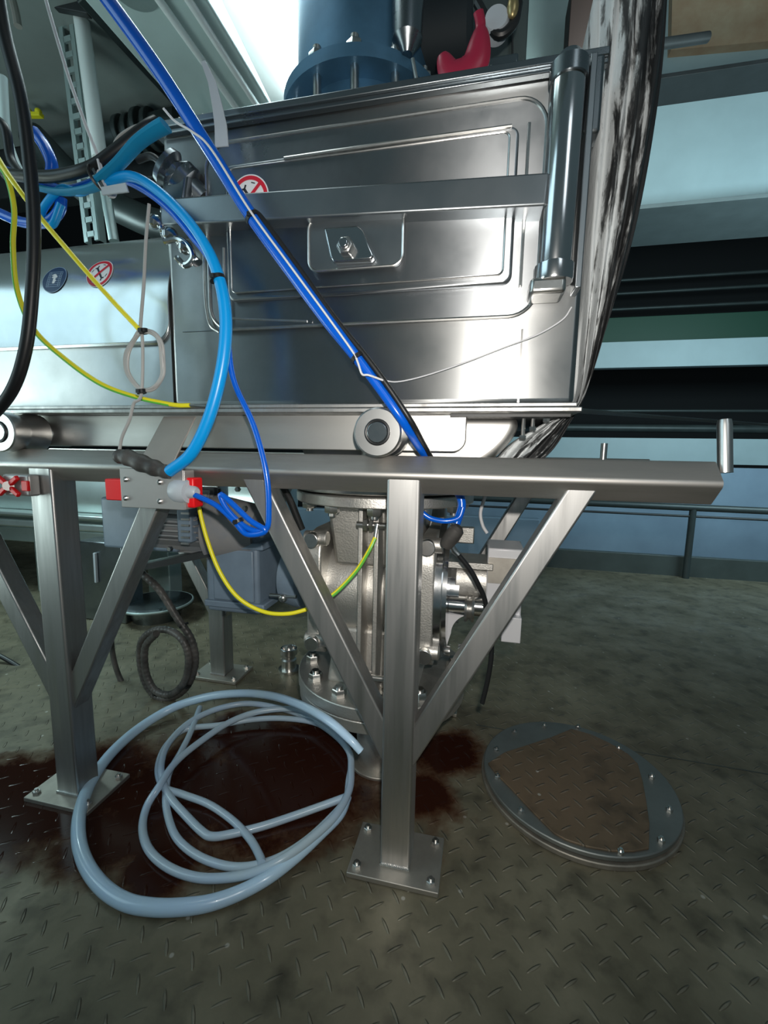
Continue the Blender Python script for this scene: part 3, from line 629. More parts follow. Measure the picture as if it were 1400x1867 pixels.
# upright ribs/cylinders next to the column
t = thing('pneumatic_cylinder', AY(740, 130, 1.12), 'grey upright cylinder with nozzle right of the flanged column', 'cylinder')
p0 = AY(742, 100, 1.12)
MB().lathe(p0, p0+Vector((0, 0, 0.3)), [(0, .012), (0.02, .026), (0.03, .034), (.10, .036), (.28, .036)], 24).build('cylinder_body', M['darksteel'], t)
MB().cyl(AY(752, 108, 1.12), AY(764, 172, 1.12), 0.005, n=10).build('piston_rod', M['bolt'], t)
t = thing('control_box', AY(860, 150, 1.45), 'grey green box behind the crimson handle on the machine top', 'box')
p0, p1 = AY(850, 160, 1.45), AY(968, -60, 1.45)
MB().box(((p0.x+p1.x)/2, 1.5, (p0.z+p1.z)/2), (abs(p1.x-p0.x), 0.10, abs(p1.z-p0.z))).build('box_shell', M['greybox'], t, bevel=0.006)
MB().bar(AY(932, -40, 1.44), AY(935, 140, 1.44), 0.004, 0.02).build('seam', M['darkgap'], t)
t = thing('valve_actuator', AY(800, 120, 1.15), 'black actuator with crimson curved handle on the machine top', 'actuator')
p0 = AY(805, 20, 1.2)
MB().lathe(p0+Vector((-.06, .06, 0)), p0+Vector((.10, .06, 0)), [(0, .06), (.01, .07), (.12, .07), (.13, .06)], 28).build('actuator_body', M['blackmatt'], t)
cr_ = [AY(x, y, 1.1) for x, y in ((806, 100), (820, 130), (845, 134), (866, 116), (874, 80), (876, 45), (872, 22))]
MB().tube(cr_, lambda q: 0.011+0.021*math.sin(min(1, q*1.25)*PI)**0.7, 14, flat=0.55).build('handle', M['redhandle'], t)
p0 = AY(905, 30, 1.12)
MB().lathe(p0, p0+Vector((0, 0.05, 0)), [(0, .024), (.006, .028), (.04, .028)], 24).build('knob', M['gland'], t)
MB().ball(AY(935, 12, 1.12), 0.018, sc=(0.7, 0.6, 1.3)).build('fitting', M['brass'], t)
MB().tube([AY(x, y, 1.13) for x, y in ((870, 5), (905, 62), (935, 45), (945, 5))], 0.010, 10).build('link', M['black'], t)
p0 = AY(817, 160, 1.12)
MB().torus(p0, (0.2, 1, 0.1), 0.014, 0.005, 24).cyl(p0, p0-Vector((0, 0, 0.02)), 0.012, n=12).build('ring', M['bolt'], t)
single(MB().box(AY(905, 150, 1.3), (0.10, 0.12, 0.03)), 'bracket', M['darksteel'], 'dark flat bracket on the machine top beside the crimson handle', 'bracket', bevel=0.005)
pl0 = AY(655, -30, 1.1)
for px, lb in ((590, 'left'), (700, 'right')): pass

# streaked rubber sleeve at the right end
Lf = [(1090, -40), (1086, 130), (1078, 300), (1068, 450), (1057, 600), (1042, 740), (985, 775), (935, 806), (905, 836)]
Rt = [(1218, -40), (1206, 130), (1182, 300), (1150, 450), (1108, 590), (1064, 720), (1036, 775), (1012, 815), (988, 840)]
def lerp_path(Pp, u):
    u *= len(Pp)-1; i = min(int(u), len(Pp)-2); f_ = u-i
    p0, p1, p2, p3 = (Pp[max(i-1, 0)], Pp[i], Pp[i+1], Pp[min(i+2, len(Pp)-1)])
    return tuple(0.5*(2*b+(c-a)*f_+(2*a-5*b+4*c-d)*f_**2+(3*b-a-3*c+d)*f_**3) for a, b, c, d in zip(p0, p1, p2, p3))
nu, nv = 120, 44; vs = []; flow = []
for i in range(nu+1):
    u = i/nu; l, r_ = lerp_path(Lf, u), lerp_path(Rt, u)
    pl, pr = AY(l[0], l[1], 1.10), AY(r_[0], r_[1], 1.10)
    for k in range(nv+1):
        v = k/nv; bulge = math.sin(PI*v)**0.7
        y = 1.10-0.05*bulge+0.010*math.sin(v*26+3*math.sin(u*5))*(1 if 0 < v < 1 else 0)+0.006*noise.noise(Vector((v*14, u*5, 2)))
        p = pl.lerp(pr, v); vs.append(Vector((p.x, y, p.z))); flow.append((v, u*9, 0))
    for k in range(1, nv):
        v = 1-k/nv; p = pl.lerp(pr, v); vs.append(Vector((p.x, 1.10+0.42*math.sin(PI*v)**0.35, p.z))); flow.append((v, u*9, 3))
W = 2*nv
fs = [(i*W+k, i*W+(k+1) % W, (i+1)*W+(k+1) % W, (i+1)*W+k) for i in range(nu) for k in range(W)]
fs += [tuple(range(W)), tuple(nu*W+k for k in range(W-1, -1, -1))]
me = bpy.data.meshes.new('smeared_sleeve'); org = Vector((0.24, 1.2, 1.0)); me.from_pydata([v-org for v in vs], [], fs); me.update()
at = me.attributes.new('flow', 'FLOAT_VECTOR', 'POINT'); at.data.foreach_set('vector', [c for f_ in flow for c in f_])
for p in me.polygons: p.use_smooth = True
me.materials.append(M['streak']); so = bpy.data.objects.new('smeared_sleeve', me); COL.objects.link(so); so.location = org
tag(so, 'black rubber sleeve smeared with white streaks hanging at the right end of the machine', 'sleeve')

# ------------------------------------------------------------------ rotary valve
V = thing('rotary_valve', (-0.283, 1.29, 0), 'cast stainless rotary valve with bolted flanges between the rails', 'valve')
vc = Vector((-0.283, 1.29, 0))
def vl(z0, z1, r, r1=None): return MB().cyl(vc+Vector((0, 0, z0)), vc+Vector((0, 0, z1)), r, r1, n=72)
vl(0.895, 0.935, 0.262).build('top_flange', M['cast'], V, bevel=0.003)
f2 = vl(0.862, 0.890, 0.262).build('upper_flange', M['cast'], V, bevel=0.003)
def ringbolts(z0, z1, R, n, r, par, ph=0.0, up_=1):
    for k in range(n):
        q = 2*PI*(k+ph)/n; p = vc+Vector((R*math.cos(q), R*math.sin(q), 0))
        m_ = MB().hexa(p+Vector((0, 0, z0)), p+Vector((0, 0, z1)), r)
        m_.cyl(p+Vector((0, 0, z1)), p+Vector((0, 0, z1+up_*0.008)), r*0.5, n=12)
        sub(m_, 'bolt', M['bolt'], par, V)
ringbolts(0.935, 0.955, 0.232, 12, 0.020, f2, 0.2)
ringbolts(0.862, 0.842, 0.232, 12, 0.020, f2, 0.2, -1)
f3 = vl(0.300, 0.335, 0.262).build('lower_flange', M['cast'], V, bevel=0.003)
ringbolts(0.335, 0.356, 0.222, 12, 0.021, f3, 0.35)
vl(0.262, 0.296, 0.258).build('mating_flange', M['cast'], V, bevel=0.003)
vl(0.0, 0.262, 0.075, 0.085).build('chute', M['cast'], V)
vl(0.0, 0.012, 0.10).build('floor_ring', M['plate'], V, bevel=0.003)
bc = Vector((0, 1.29, 0.590))
MB().cyl((-0.42, 1.29, 0.590), (-0.14, 1.29, 0.590), 0.150, n=64).build('barrel', M['cast'], V)
for z0, z1, w0_, w1_ in ((0.68, 0.868, 0.20, 0.27), (0.50, 0.332, 0.20, 0.27)):
    m_ = MB(); a, b2 = w0_/2, w1_/2
    vs = [(-.283+sx*a*1.15, 1.29+sy*a*1.3, z0) for sx, sy in ((-1, -1), (1, -1), (1, 1), (-1, 1))]+[(-.283+sx*b2, 1.29+sy*b2*1.1, z1) for sx, sy in ((-1, -1), (1, -1), (1, 1), (-1, 1))]
    m_.add(vs, [(3, 2, 1, 0), (4, 5, 6, 7), (0, 1, 5, 4), (1, 2, 6, 5), (2, 3, 7, 6), (3, 0, 4, 7)]); m_.build('neck', M['cast'], V, bevel=0.012, seg=3)
for X0, X1 in ((-0.462, -0.420), (-0.148, -0.108)):
    oc = []
    for k in range(48):
        q = 2*PI*k/48; r_ = 0.215/max(abs(math.cos(q)), abs(math.sin(q)))*0.86; r_ = min(r_, 0.228); oc.append((1.29+r_*math.cos(q), 0.60+r_*math.sin(q)))
    ep = MB().prism(oc, X0, X1, 'X').build('end_plate', M['cast'], V, bevel=0.006, seg=3)
    for zz in (0.765, 0.475):
        for yy in (1.115, 1.445):
            sub(MB().cyl((X0-0.006, yy, zz), (X1+0.018, yy, zz), 0.020, n=24), 'boss', M['cast'], ep, V, bevel=0.003)
    sub(MB().cyl(((X0+X1)/2, 1.085, 0.762), ((X0+X1)/2, 1.11, 0.762), 0.021, n=24), 'boss_cap', M['bolt'], ep, V, bevel=0.002)
    sub(MB().cyl(((X0+X1)/2, 1.085, 0.470), ((X0+X1)/2, 1.11, 0.470), 0.021, n=24), 'boss_cap', M['bolt'], ep, V, bevel=0.002)
for X in (-0.305, -0.262):
    MB().prism([(1.30, 0.338), (1.085, 0.338), (1.095, 0.858), (1.30, 0.858)], X-0.006, X+0.006, 'X').build('rib', M['cast'], V, bevel=0.002)
for zz, yy in ((0.815, 1.080), (0.405, 1.070)):
    MB().cyl((-0.31, yy, zz), (-0.215, yy, zz), 0.008, n=14).hexa((-0.292, yy, zz), (-0.280, yy, zz), 0.016).hexa((-0.275, yy, zz), (-0.265, yy, zz), 0.016).build('clamp_screw', M['bolt'], V)
# right bearing side
MB().lathe((-0.108, 1.29, 0.60), (-0.05, 1.29, 0.60), [(0, .20), (.018, .20), (.020, .185), (.032, .185), (.034, .10), (.06, .10)], 56).build('end_cover', M['polished'], V, smooth=30)
MB().cyl((-0.06, 1.26, 0.640), (0.04, 1.26, 0.640), 0.062, n=32).build('bearing_housing', M['cast'], V, bevel=0.003)
MB().cyl((-0.075, 1.19, 0.585), (0.03, 1.19, 0.585), 0.026, n=24).build('shaft_sleeve', M['polished'], V, bevel=0.002)
MB().lathe((-0.03, 1.18, 0.580), (0, 1.18, 0.580), [(0, .034), (.006, .036), (.012, .028), (.02, .036), (.026, .034)], 24).build('coupling', M['bolt'], V)
MB().box((-0.02, 1.24, 0.70), (0.12, 0.12, 0.018)).build('bridge_plate', M['cast'], V, bevel=0.002)
# arch plate
ar = [(-0.082, 0.555), (-0.082, 0.42)]
ac = AY(862, 1150, 1.2)
ar = [(-0.078, 0.570), (-0.078, 0.455)]+[(ac.x+0.060*math.cos(PI-PI*0.62*i/14), ac.z-0.01+0.060*math.sin(PI-PI*0.62*i/14)) for i in range(15)]+[(0.028, 0.570)]
MB().prism(ar, 1.19, 1.205).build('arch_plate', M['whitebox'], V)
vb = MB().box((0.072, 1.26, 0.650), (0.095, 0.13, 0.20)).build('junction_box', M['whitebox'], V, bevel=0.004)
sub(MB().box((0.072, 1.192, 0.690), (0.09, 0.004, 0.07)), 'box_cover', M['plate'], vb, V)
MB().box((0.095, 1.2, 0.535), (0.05, 0.06, 0.07)).build('drip_tray', M['whitebox'], V, bevel=0.002)
for (px, py) in ((808, 1186), (835, 1182)):
    p = AY(px, py, 1.15); MB().lathe(p, p+Vector((0.02, 0, 0)), [(0, .010), (.006, .014), (.018, .014)], 14).build('bolt', M['bolt'], V)
# left shaft cover next to the gear
MB().lathe((-0.60, 1.29, 0.60), (-0.46, 1.29, 0.60), [(0, .09), (.04, .10), (.06, .10), (.08, .07), (.14, .07)], 40).build('shaft_cover', M['motor'], V)
MB().cyl(AY(492, 1085, 1.2), AY(540, 1088, 1.2), 0.006, n=10).ball(AY(516, 1090, 1.2), 0.014).build('linkage', M['bolt'], V)

# gear motor
G = thing('gear_motor', (-0.9, 1.3, 0.45), 'blue grey painted gear motor left of the rotary valve', 'motor')
g0, g1 = AY(398, 968, 1.30), AY(492, 1112, 1.30)
gb = MB().box(((g0.x+g1.x)/2-0.01, 1.34, (g0.z+g1.z)/2), (abs(g1.x-g0.x)+0.005, 0.20, abs(g1.z-g0.z))).build('gearbox', M['motor'], G, bevel=0.012, seg=3)
sub(MB().box(((g0.x+g1.x)/2, 1.236, (g0.z+g1.z)/2), (abs(g1.x-g0.x)-0.04, 0.01, abs(g1.z-g0.z)-0.09)), 'cover_plate', M['motor'], gb, G, bevel=0.004)
sub(MB().box(((g0.x+g1.x)/2, 1.34, g0.z-0.03), (abs(g1.x-g0.x)+0.03, 0.22, 0.022)), 'rim', M['motor'], gb, G, bevel=0.004)
sub(MB().box(((g0.x+g1.x)/2, 1.34, g1.z+0.03), (abs(g1.x-g0.x)+0.03, 0.22, 0.022)), 'rim', M['motor'], gb, G, bevel=0.004)
MB().cyl((-0.70, 1.31, 0.735), (-0.86, 1.31, 0.735), 0.085, 0.115, n=40).build('adapter', M['motordusty'], G)
fm = MB().cyl((-0.86, 1.31, 0.76), (-1.10, 1.31, 0.76), 0.085, n=40)
for k in range(26):
    q = 2*PI*k/26; fm.box((-0.98, 1.31+0.098*math.cos(q), 0.76+0.098*math.sin(q)), (0.22, 0.005, 0.034), Matrix.Rotation(-(q-PI/2), 3, 'X'))
fm.build('motor_body', M['motordusty'], G)
p0, p1 = AY(310, 905, 1.18), AY(355, 1000, 1.18)
MB().box(((p0.x+p1.x)/2, 1.21, (p0.z+p1.z)/2), (0.05, 0.05, 0.13)).build('terminal_box', M['motor'], G, bevel=0.006)
p0, p1 = AY(190, 905, 1.28), AY(330, 1006, 1.28)
MB().box(((p0.x+p1.x)/2, 1.34, (p0.z+p1.z)/2), (abs(p1.x-p0.x), 0.16, abs(p1.z-p0.z))).build('drive_box', M['motor'], G, bevel=0.01, seg=3)
MB().bar(AY(250, 1034, 1.28), AY(400, 1003, 1.28), 0.02, 0.12).build('foot_rail', M['darkgap'], G)
lv = MB()
for k in range(7):
    p = AY(338, 925+k*11, 1.17); lv.box(p, (0.028, 0.006, 0.006))
lv.build('cooling_slots', M['bolt'], G)
for (px, py) in ((435, 892), (448, 926), (312, 1000)):
    p = AY(px, py, 1.2); MB().hexa(p, p-Vector((0, 0.012, 0)), 0.008).build('bolt', M['bolt'], G)

# ------------------------------------------------------------------ sensors
def quadbox(c, sx, sy, sz): return MB().box(c, (sx, sy, sz))
S = thing('safety_switch', AY(280, 925, 0.9), 'red safety switch under a grey metal plate on the front stand brace', 'switch')
p0, p1 = AY(222, 858, 0.872), AY(340, 925, 0.872); q0, q1 = AY(190, 873, 0.89), AY(226, 913, 0.89); q2, q3 = AY(336, 870, 0.89), AY(362, 925, 0.89)
pc0 = (p0+p1)/2
MB().box(((q0.x+q3.x)/2, 0.892, (q2.z+q3.z)/2), (abs(q3.x-q0.x)-0.03, 0.034, abs(q1.z-q0.z))).build('switch_body', M['red'], S, bevel=0.003)
MB().box(((q2.x+q3.x)/2, 0.892, (q2.z+q3.z)/2), (abs(q3.x-q2.x), 0.036, abs(q3.z-q2.z))).build('switch_end', M['red'], S, bevel=0.004)
pp_ = MB().box((pc0.x, 0.868, pc0.z), (abs(p1.x-p0.x), 0.006, abs(p1.z-p0.z)+0.012)).box((p1.x, 0.884, pc0.z), (0.005, 0.034, abs(p1.z-p0.z)+0.010)).build('cover_plate', M['sensorplate'], S, bevel=0.0015)
for (px, py) in ((229, 874), (291, 879), (229, 908), (291, 914)):
    p = AY(px, py, 0.864); sub(MB().lathe(p+Vector((0, 0.002, 0)), p-Vector((0, 0.005, 0)), [(0, .0065), (.004, .0062), (.007, .003)], 16), 'screw', M['bolt'], pp_, S)
ga, gb_ = AY(322, 893, 0.885), AY(358, 898, 0.875)
gd = (gb_-ga).normalized()
MB().lathe(ga, gb_, [(0, .027), (.012, .031), (.030, .030), (.042, .026), (.043, .016), (.058, .013), (.062, .009)], 24).build('cable_gland', M['gland'], S)
# flat bar holding it
q4 = [AY(298, 759, 0.975), AY(356, 759, 0.975), AY(310, 856, 0.893), AY(246, 856, 0.893)]
q4 += [v+Vector((0, 0.006, 0)) for v in q4]
MB().add(q4, [(0, 1, 2, 3), (7, 6, 5, 4), (0, 4, 5, 1), (1, 5, 6, 2), (2, 6, 7, 3), (3, 7, 4, 0)]).build('mounting_strap', M['strap'], S, bevel=0.0015)
S = thing('limit_switch', AY(30, 905, 0.9), 'worn grey and red limit switch left of the left front post', 'switch')
p = AY(30, 886, 0.90)
MB().box(AY(40, 884, 0.90), (0.085, 0.03, 0.055)).build('housing', M['sensorplate'], S, bevel=0.005)
MB().box(AY(47, 886, 0.882), (0.020, 0.008, 0.026)).build('red_block', M['red'], S, bevel=0.002)
for a_ in (35, -35, 145, 215):
    d_ = Vector((math.cos(math.radians(a_)), 0, math.sin(math.radians(a_))))
    c_ = AY(15, 886, 0.878); MB().bar(c_+d_*0.008, c_+d_*0.040, 0.013, 0.010).build('red_arm', M['red'], S, bevel=0.003)
MB().cyl(AY(15, 886, 0.872), AY(15, 886, 0.89), 0.012, n=18).build('hub', M['sensorplate'], S)
# black grip
g_ = [AY(x, y, 0.862) for x, y in ((214, 832), (232, 834), (262, 846), (290, 856), (312, 863))]
single(MB().tube(g_, lambda t_: 0.0145+0.005*math.sin(PI*min(1, t_*1.1))+0.0015*math.sin(t_*30), 16), 'rubber_grip', M['blackdusty'], 'dark dusty rubber cable sleeve lying across the grey switch plate', 'grip')

# ------------------------------------------------------------------ cables
def cable(name, pts, r, m, label, cat='cable', group=None, n=12, extra=None, flat=1.0, smooth=8, depth=None):
    """pts (px, py, Y)"""
    return single(MB().tube([AY(*p) for p in pts], r, n, smooth=smooth, flat=flat), name, m, label, cat, group=group)
def ties(t, lst, m='black'):
    for (px, py, Y, dx, dy, r) in lst:
        p = AY(px, py, Y); d_ = (AY(px+dx, py+dy, Y)-p).normalized()
        MB().lathe(p-d_*0.004, p+d_*0.004, [(0, r), (0.008, r)], 20).box(p-Vector((0, r, 0)), (0.008, 0.006, 0.008)).build('cable_tie', M[m], t)
# big bundle
B = thing('blue_hose', AY(770, 826, 1.0), 'thick blue hose running diagonally across the machine down to the rail', 'hose')
mainp = [(150, -60, .80), (197, 0, .81), (290, 130, .83), (380, 270, .85), (452, 385, .87), (520, 480, .875), (590, 575, .88), (645, 645, .885), (690, 705, .89), (735, 768, .90), (765, 815, .955), (785, 842, 1.005), (810, 872, 1.03), (832, 893, 1.05), (842, 920, 1.05), (832, 955, 1.04)]
MB().tube([AY(*p) for p in mainp], lambda t_: 0.0135 if t_ < 0.42 else (0.0135-0.035*(t_-0.42) if t_ < 0.52 else 0.0100), 14, smooth=8).build('hose', M['blue'], B)
ties(B, [(462, 398, .872, 60, 85, .0165), (652, 652, .885, 60, 80, .0155)])
BK = cable('black_cable', [(462, 385, .872), (480, 402, .872), (545, 490, .878), (612, 583, .882), (668, 652, .885), (712, 712, .89), (750, 770, .90), (772, 810, .95), (790, 842, 1.0)], 0.0060, M['black'], 'thin black cable strapped along the right side of the blue hose')
cable('white_wire', [(298, 198, .83), (320, 222, .835), (350, 240, .83), (385, 272, .834), (455, 383, .852), (524, 478, .857), (594, 573, .862), (642, 640, .868), (652, 660, .868), (660, 682, .868), (672, 684, .87), (700, 694, .885)], 0.0022, M['whitewire'], 'thin white wire and painted sheen along the blue hose ending in a small loop')  # laid on the hose front, doubling as its white flash sheen
# light blue hose
LB = thing('light_blue_hose', AY(312, 862, .86), 'light blue hose arching from the upper left cluster into the black grip', 'hose')
MB().tube([AY(*p) for p in [(195, 330, .88), (240, 322, .88), (290, 350, .885), (345, 405, .88), (388, 475, .875), (410, 560, .87), (408, 650, .865), (385, 750, .86), (350, 825, .858), (308, 860, .86)]], lambda t_: 0.0105+0.0025*min(1, max(0, (t_-0.35)*5)), 14).build('hose', M['cyan'], LB)
ties(LB, [(396, 508, .873, 12, 40, .0165)])
bp_ = [(180, 318, .89), (240, 335, .89), (300, 375, .89), (350, 432, .885), (390, 490, .88), (412, 590, .88), (425, 690, .88), (462, 775, .875), (485, 860, .87), (490, 930, .87), (484, 966, .87), (450, 962, .87), (415, 930, .865), (402, 902, .865), (420, 915, .862), (455, 948, .862), (484, 968, .864), (450, 974, .866), (425, 948, .866), (392, 920, .87), (345, 898, .872)]
BB = thing('thin_blue_cable', AY(485, 970, .87), 'thin blue cable looping beside the left brace and into the red switch', 'cable')
MB().tube([AY(*p) for p in bp_], 0.0064, 12).build('cable', M['blue'], BB)
ties(BB, [(434, 950, .863, 10, 20, .012)])
# cluster upper left
cable('blue_cable', [(-20, 300, .95), (60, 330, .93), (120, 348, .92), (170, 335, .91), (205, 320, .90)], 0.011, M['blue'], 'blue cable lying in the bundle at left, lowest beside the slotted channel')
cable('blue_cable', [(-20, 380, .95), (40, 405, .94), (85, 405, .93), (108, 385, .93), (112, 360, .93)], 0.012, M['blue'], 'blue cable curling in from the left edge below the bundle')
cable('blue_cable', [(205, 312, .90), (150, 350, .90), (110, 345, .91), (75, 390, .92), (95, 410, .92), (112, 372, .92)], 0.0085, M['cyan'], 'pale blue cable bent into a small loop under the bundle')
cable('blue_hose', [(62, 240, 1.0), (82, 268, 1.0), (95, 305, 1.0), (85, 345, 1.0)], 0.014, M['blue'], 'short arched blue hose behind the thick black cable')
cable('teal_ribbon', [(180, 330, .87), (215, 300, .87), (250, 262, .87), (280, 240, .87), (302, 228, .87)], lambda t_: 0.014+0.005*t_, M['teal'], 'teal ribbon cable rising right towards the blue hose bundle', 'cable', flat=0.5)
cable('teal_ribbon', [(60, 340, .90), (110, 350, .90), (160, 345, .89), (200, 328, .88)], 0.012, M['teal'], 'teal cable lying flat along the bundle left of the white tie', 'cable', flat=0.55)
cable('black_cable', [(10, 318, .90), (60, 322, .89), (110, 320, .885), (165, 305, .88), (210, 275, .885), (262, 235, .90), (285, 222, .92)], 0.0125, M['black'], 'black cable on top of the blue bundle rising behind the teal ribbon')
cable('black_cable', [(250, 292, .97), (275, 285, .97), (295, 298, .97)], 0.008, M['black'], 'short black cable end between the ribbon and the pivot knob')
cable('black_cable', [(-12, -60, .80), (8, 60, .80), (38, 180, .80), (54, 300, .80), (62, 420, .80), (58, 540, .80), (46, 640, .80), (20, 715, .80), (-30, 775, .80)], 0.0125, M['black'], 'thick black cable hanging down the left edge of the picture')
cable('green_cable', [(5, 140, 1.2), (12, 240, 1.2), (30, 300, 1.2), (50, 330, 1.2)], 0.012, M['duct'], 'pale teal cable behind the thick black cable at far left')
cable('black_cable', [(-10, 215, .93), (10, 235, .93), (20, 290, .93), (40, 320, .92)], 0.010, M['black'], 'black cable curving in at the left edge above the blue bundle')
def striped(name, pts, r, label):
    t_ = thing(name, AY(*pts[-1]), label, 'cable')
    P_ = [AY(*p) for p in pts]
    MB().tube(P_, r, 12, smooth=8).build('yellow_sheath', M['yellow'], t_)
    MB().tube([p+Vector((-0.25*r, -0.42*r, -0.45*r)) for p in P_], r*0.66, 10, smooth=8).build('green_stripe', M['green'], t_)
    return t_
t_ = striped('earth_cable', [(-10, 295, .86), (12, 320, .86), (26, 380, .86), (24, 450, .86), (32, 530, .87), (62, 600, .88), (120, 655, .90), (185, 700, .92), (250, 724, .935), (310, 737, .95)], 0.0052, 'green and yellow earth cable sagging to the left end of the bottom flange')
MB().tube([AY(*p) for p in [(300, 735.5, .948), (325, 739, .953), (346, 739, .957)]], 0.0054, 12).build('yellow_end', M['yellow'], t_)
MB().cyl(AY(345, 739, .957), AY(376, 741, .962), 0.0035, n=10).build('crimp_lug', M['bolt'], t_)
cable('yellow_cable', [(-10, 278, .84), (20, 325, .84), (70, 392, .85), (140, 475, .86), (200, 543, .87), (253, 600, .875)], 0.0052, M['yellow'], 'plain yellow cable stretched straight to the grey coiled wire')
EC = thing('earth_cable', AY(555, 1118, .98), 'green and yellow earth cable hanging under the rail to the rotary valve', 'cable')
ep_ = [(360, 872, .99), (362, 920, .99), (378, 985, .99), (402, 1045, .99), (435, 1090, .99), (480, 1115, 1.0), (525, 1119, 1.0), (570, 1108, 1.02), (612, 1080, 1.03), (650, 1040, 1.03), (672, 1005, 1.03), (684, 980, 1.04)]
MB().tube([AY(*p) for p in ep_[:8]], 0.0053, 12, smooth=8).build('yellow_sheath', M['yellow'], EC)
MB().tube([AY(*p) for p in ep_[7:]], 0.0053, 12, smooth=8).build('yellow_sheath', M['yellow'], EC)
MB().tube([AY(*p)+Vector((0.001, -0.003, -0.002)) for p in ep_[7:]], 0.0034, 10, smooth=8).build('green_stripe', M['green'], EC)
MB().cyl(AY(684, 980, 1.04), AY(688, 955, 1.045), 0.004, n=10).build('crimp_lug', M['bolt'], EC)
# grey wire with coil
GW = thing('grey_wire', AY(220, 820, .87), 'thin grey wire tied in an oval coil hanging to the rubber grip', 'wire')
gp = [(272, 372, .90), (266, 440, .90), (262, 520, .895), (256, 598, .88)]
cx, cy = 266, 658
for k in range(34):
    q = -PI/2-0.2+2*PI*k/11.0; rx = 31+3.5*math.sin(k*1.7)+(k//11)*2.5; ry = 54+2*math.sin(k*0.9)
    gp.append((cx+rx*math.cos(q)*(1), cy+ry*math.sin(q), .872+0.002*math.sin(k*2.1)))
gp += [(258, 716, .868), (244, 735, .868), (236, 765, .868), (222, 798, .866), (217, 828, .864)]
MB().tube([AY(*p) for p in gp], 0.0036, 8, smooth=5).build('wire', M['greywire'], GW)
ties(GW, [(262, 604, .868, 5, 20, .010), (258, 714, .866, 5, 20, .010)])
cable('white_wire', [(78, -20, .86), (95, 40, .86), (125, 140, .865), (155, 225, .87), (180, 290, .875), (192, 340, .875)], 0.0034, M['whitewire'], 'thin white wire hanging across the slotted channel from above')
t_ = thing('white_cable_tie', AY(205, 352, .87), 'white cable tie with broad tag around the bundle at upper left', 'cable tie')
MB().bar(AY(178, 290, .868), AY(192, 350, .868), 0.004, 0.003).build('tail', M['whitewire'], t_)
MB().prism([(p.x, p.z) for p in (AY(188, 344, .868), AY(232, 336, .868), AY(237, 352, .868), AY(190, 358, .868))], 0.862, 0.866).build('tag', M['gland'], t_)
MB().torus(AY(195, 335, .89), (1, 0, 0.1), 0.024, 0.003, 24, 6).build('loop', M['whitewire'], t_)
t_ = thing('black_cable_tie', AY(180, 320, .88), 'black cable tie crossing the bundle just left of the white tag', 'cable tie')
MB().bar(AY(170, 308, .866), AY(190, 345, .866), 0.006, 0.004).build('strip', M['black'], t_)
MB().torus(AY(180, 325, .89), (1, 0, 0.3), 0.026, 0.003, 24, 6).build('loop', M['black'], t_)
wp = [(370, 112, .93), (386, 150, .93), (396, 195, .93), (402, 230, .93), (404, 268, .93)]
mm_ = MB(); vs = []
for i, (px, py, Y) in enumerate(wp):
    wd = (4, 7, 9, 11, 12)[i]
    vs += [AY(px-wd, py, Y), AY(px+wd, py-2, Y)]
vs += [v+Vector((0, 0.0025, 0)) for v in vs]
n5 = len(wp)
fcs = [(2*i, 2*i+1, 2*i+3, 2*i+2) for i in range(n5-1)]+[(2*n5+2*i, 2*n5+2*i+2, 2*n5+2*i+3, 2*n5+2*i+1) for i in range(n5-1)]
fcs += [(2*i, 2*i+2, 2*n5+2*i+2, 2*n5+2*i) for i in range(n5-1)]+[(2*i+1, 2*n5+2*i+1, 2*n5+2*i+3, 2*i+3) for i in range(n5-1)]+[(0, 2*n5, 2*n5+1, 1), (2*n5-2, 2*n5-1, 4*n5-1, 4*n5-2)]
mm_.add(vs, fcs)
single(mm_, 'fabric_strap', M['gland'], 'pale flat strap dangling below the ceiling conduits at upper left', 'strap')
cable('grey_wire', [(196, 322, .90), (200, 285, .90), (214, 252, .90), (238, 234, .90), (262, 226, .91), (275, 228, .92)], 0.0028, M['greywire'], 'thin grey wire arching above the teal ribbon cable')
cable('steel_wire', [(698, 693, .985), (725, 696, .985), (775, 685, .985), (850, 660, .985), (920, 633, .985), (980, 610, .985), (1025, 583, .985), (1042, 560, .985)], 0.0016, M['whitewire'], 'fine grey wire sagging from the blue hose to the hinge')
# right lower connector
CN = thing('cable_connector', AY(825, 985, 1.05), 'blue hose end with black connector and black cable right of the valve', 'connector')
MB().tube([AY(*p) for p in [(766, 932, 1.03), (785, 945, 1.03), (812, 950, 1.03), (836, 944, 1.035), (844, 925, 1.04)]], 0.0065, 12).build('blue_lead', M['blue'], CN)
a, b2 = AY(837, 960, 1.05), AY(808, 1000, 1.06)
MB().lathe(a, b2, [(0, .010), (.008, .018), (.030, .020), (.055, .017), (.062, .014)], 20).build('connector_body', M['blackdusty'], CN)
MB().tube([AY(*p) for p in [(822, 990, 1.07), (828, 1003, 1.07), (836, 1012, 1.07)]], 0.008, 12).build('collar', M['polished'], CN)
MB().tube([AY(*p) for p in [(836, 1012, 1.07), (858, 1040, 1.08), (874, 1070, 1.09), (884, 1095, 1.10), (894, 1150, 1.11), (896, 1190, 1.11), (890, 1235, 1.11), (879, 1282, 1.11)]], 0.0064, 12).build('black_lead', M['black'], CN)
cable('white_wire', [(884, 905, 1.3), (876, 935, 1.3), (880, 958, 1.3), (888, 972, 1.3)], 0.005, M['whitewire'], 'short white wire under the rail left of the rear brace')
for px, lb in ((942, 'left'), (952, 'right')):
    cable('white_wire', [(px+8, 795, 1.15), (px-2, 812, 1.15), (px-8, 835, 1.15)], 0.0025, M['whitewire'], 'thin white wire below the flange in front of the smeared sleeve, the %s of two' % lb, 'wire', group='wires under the flange end')
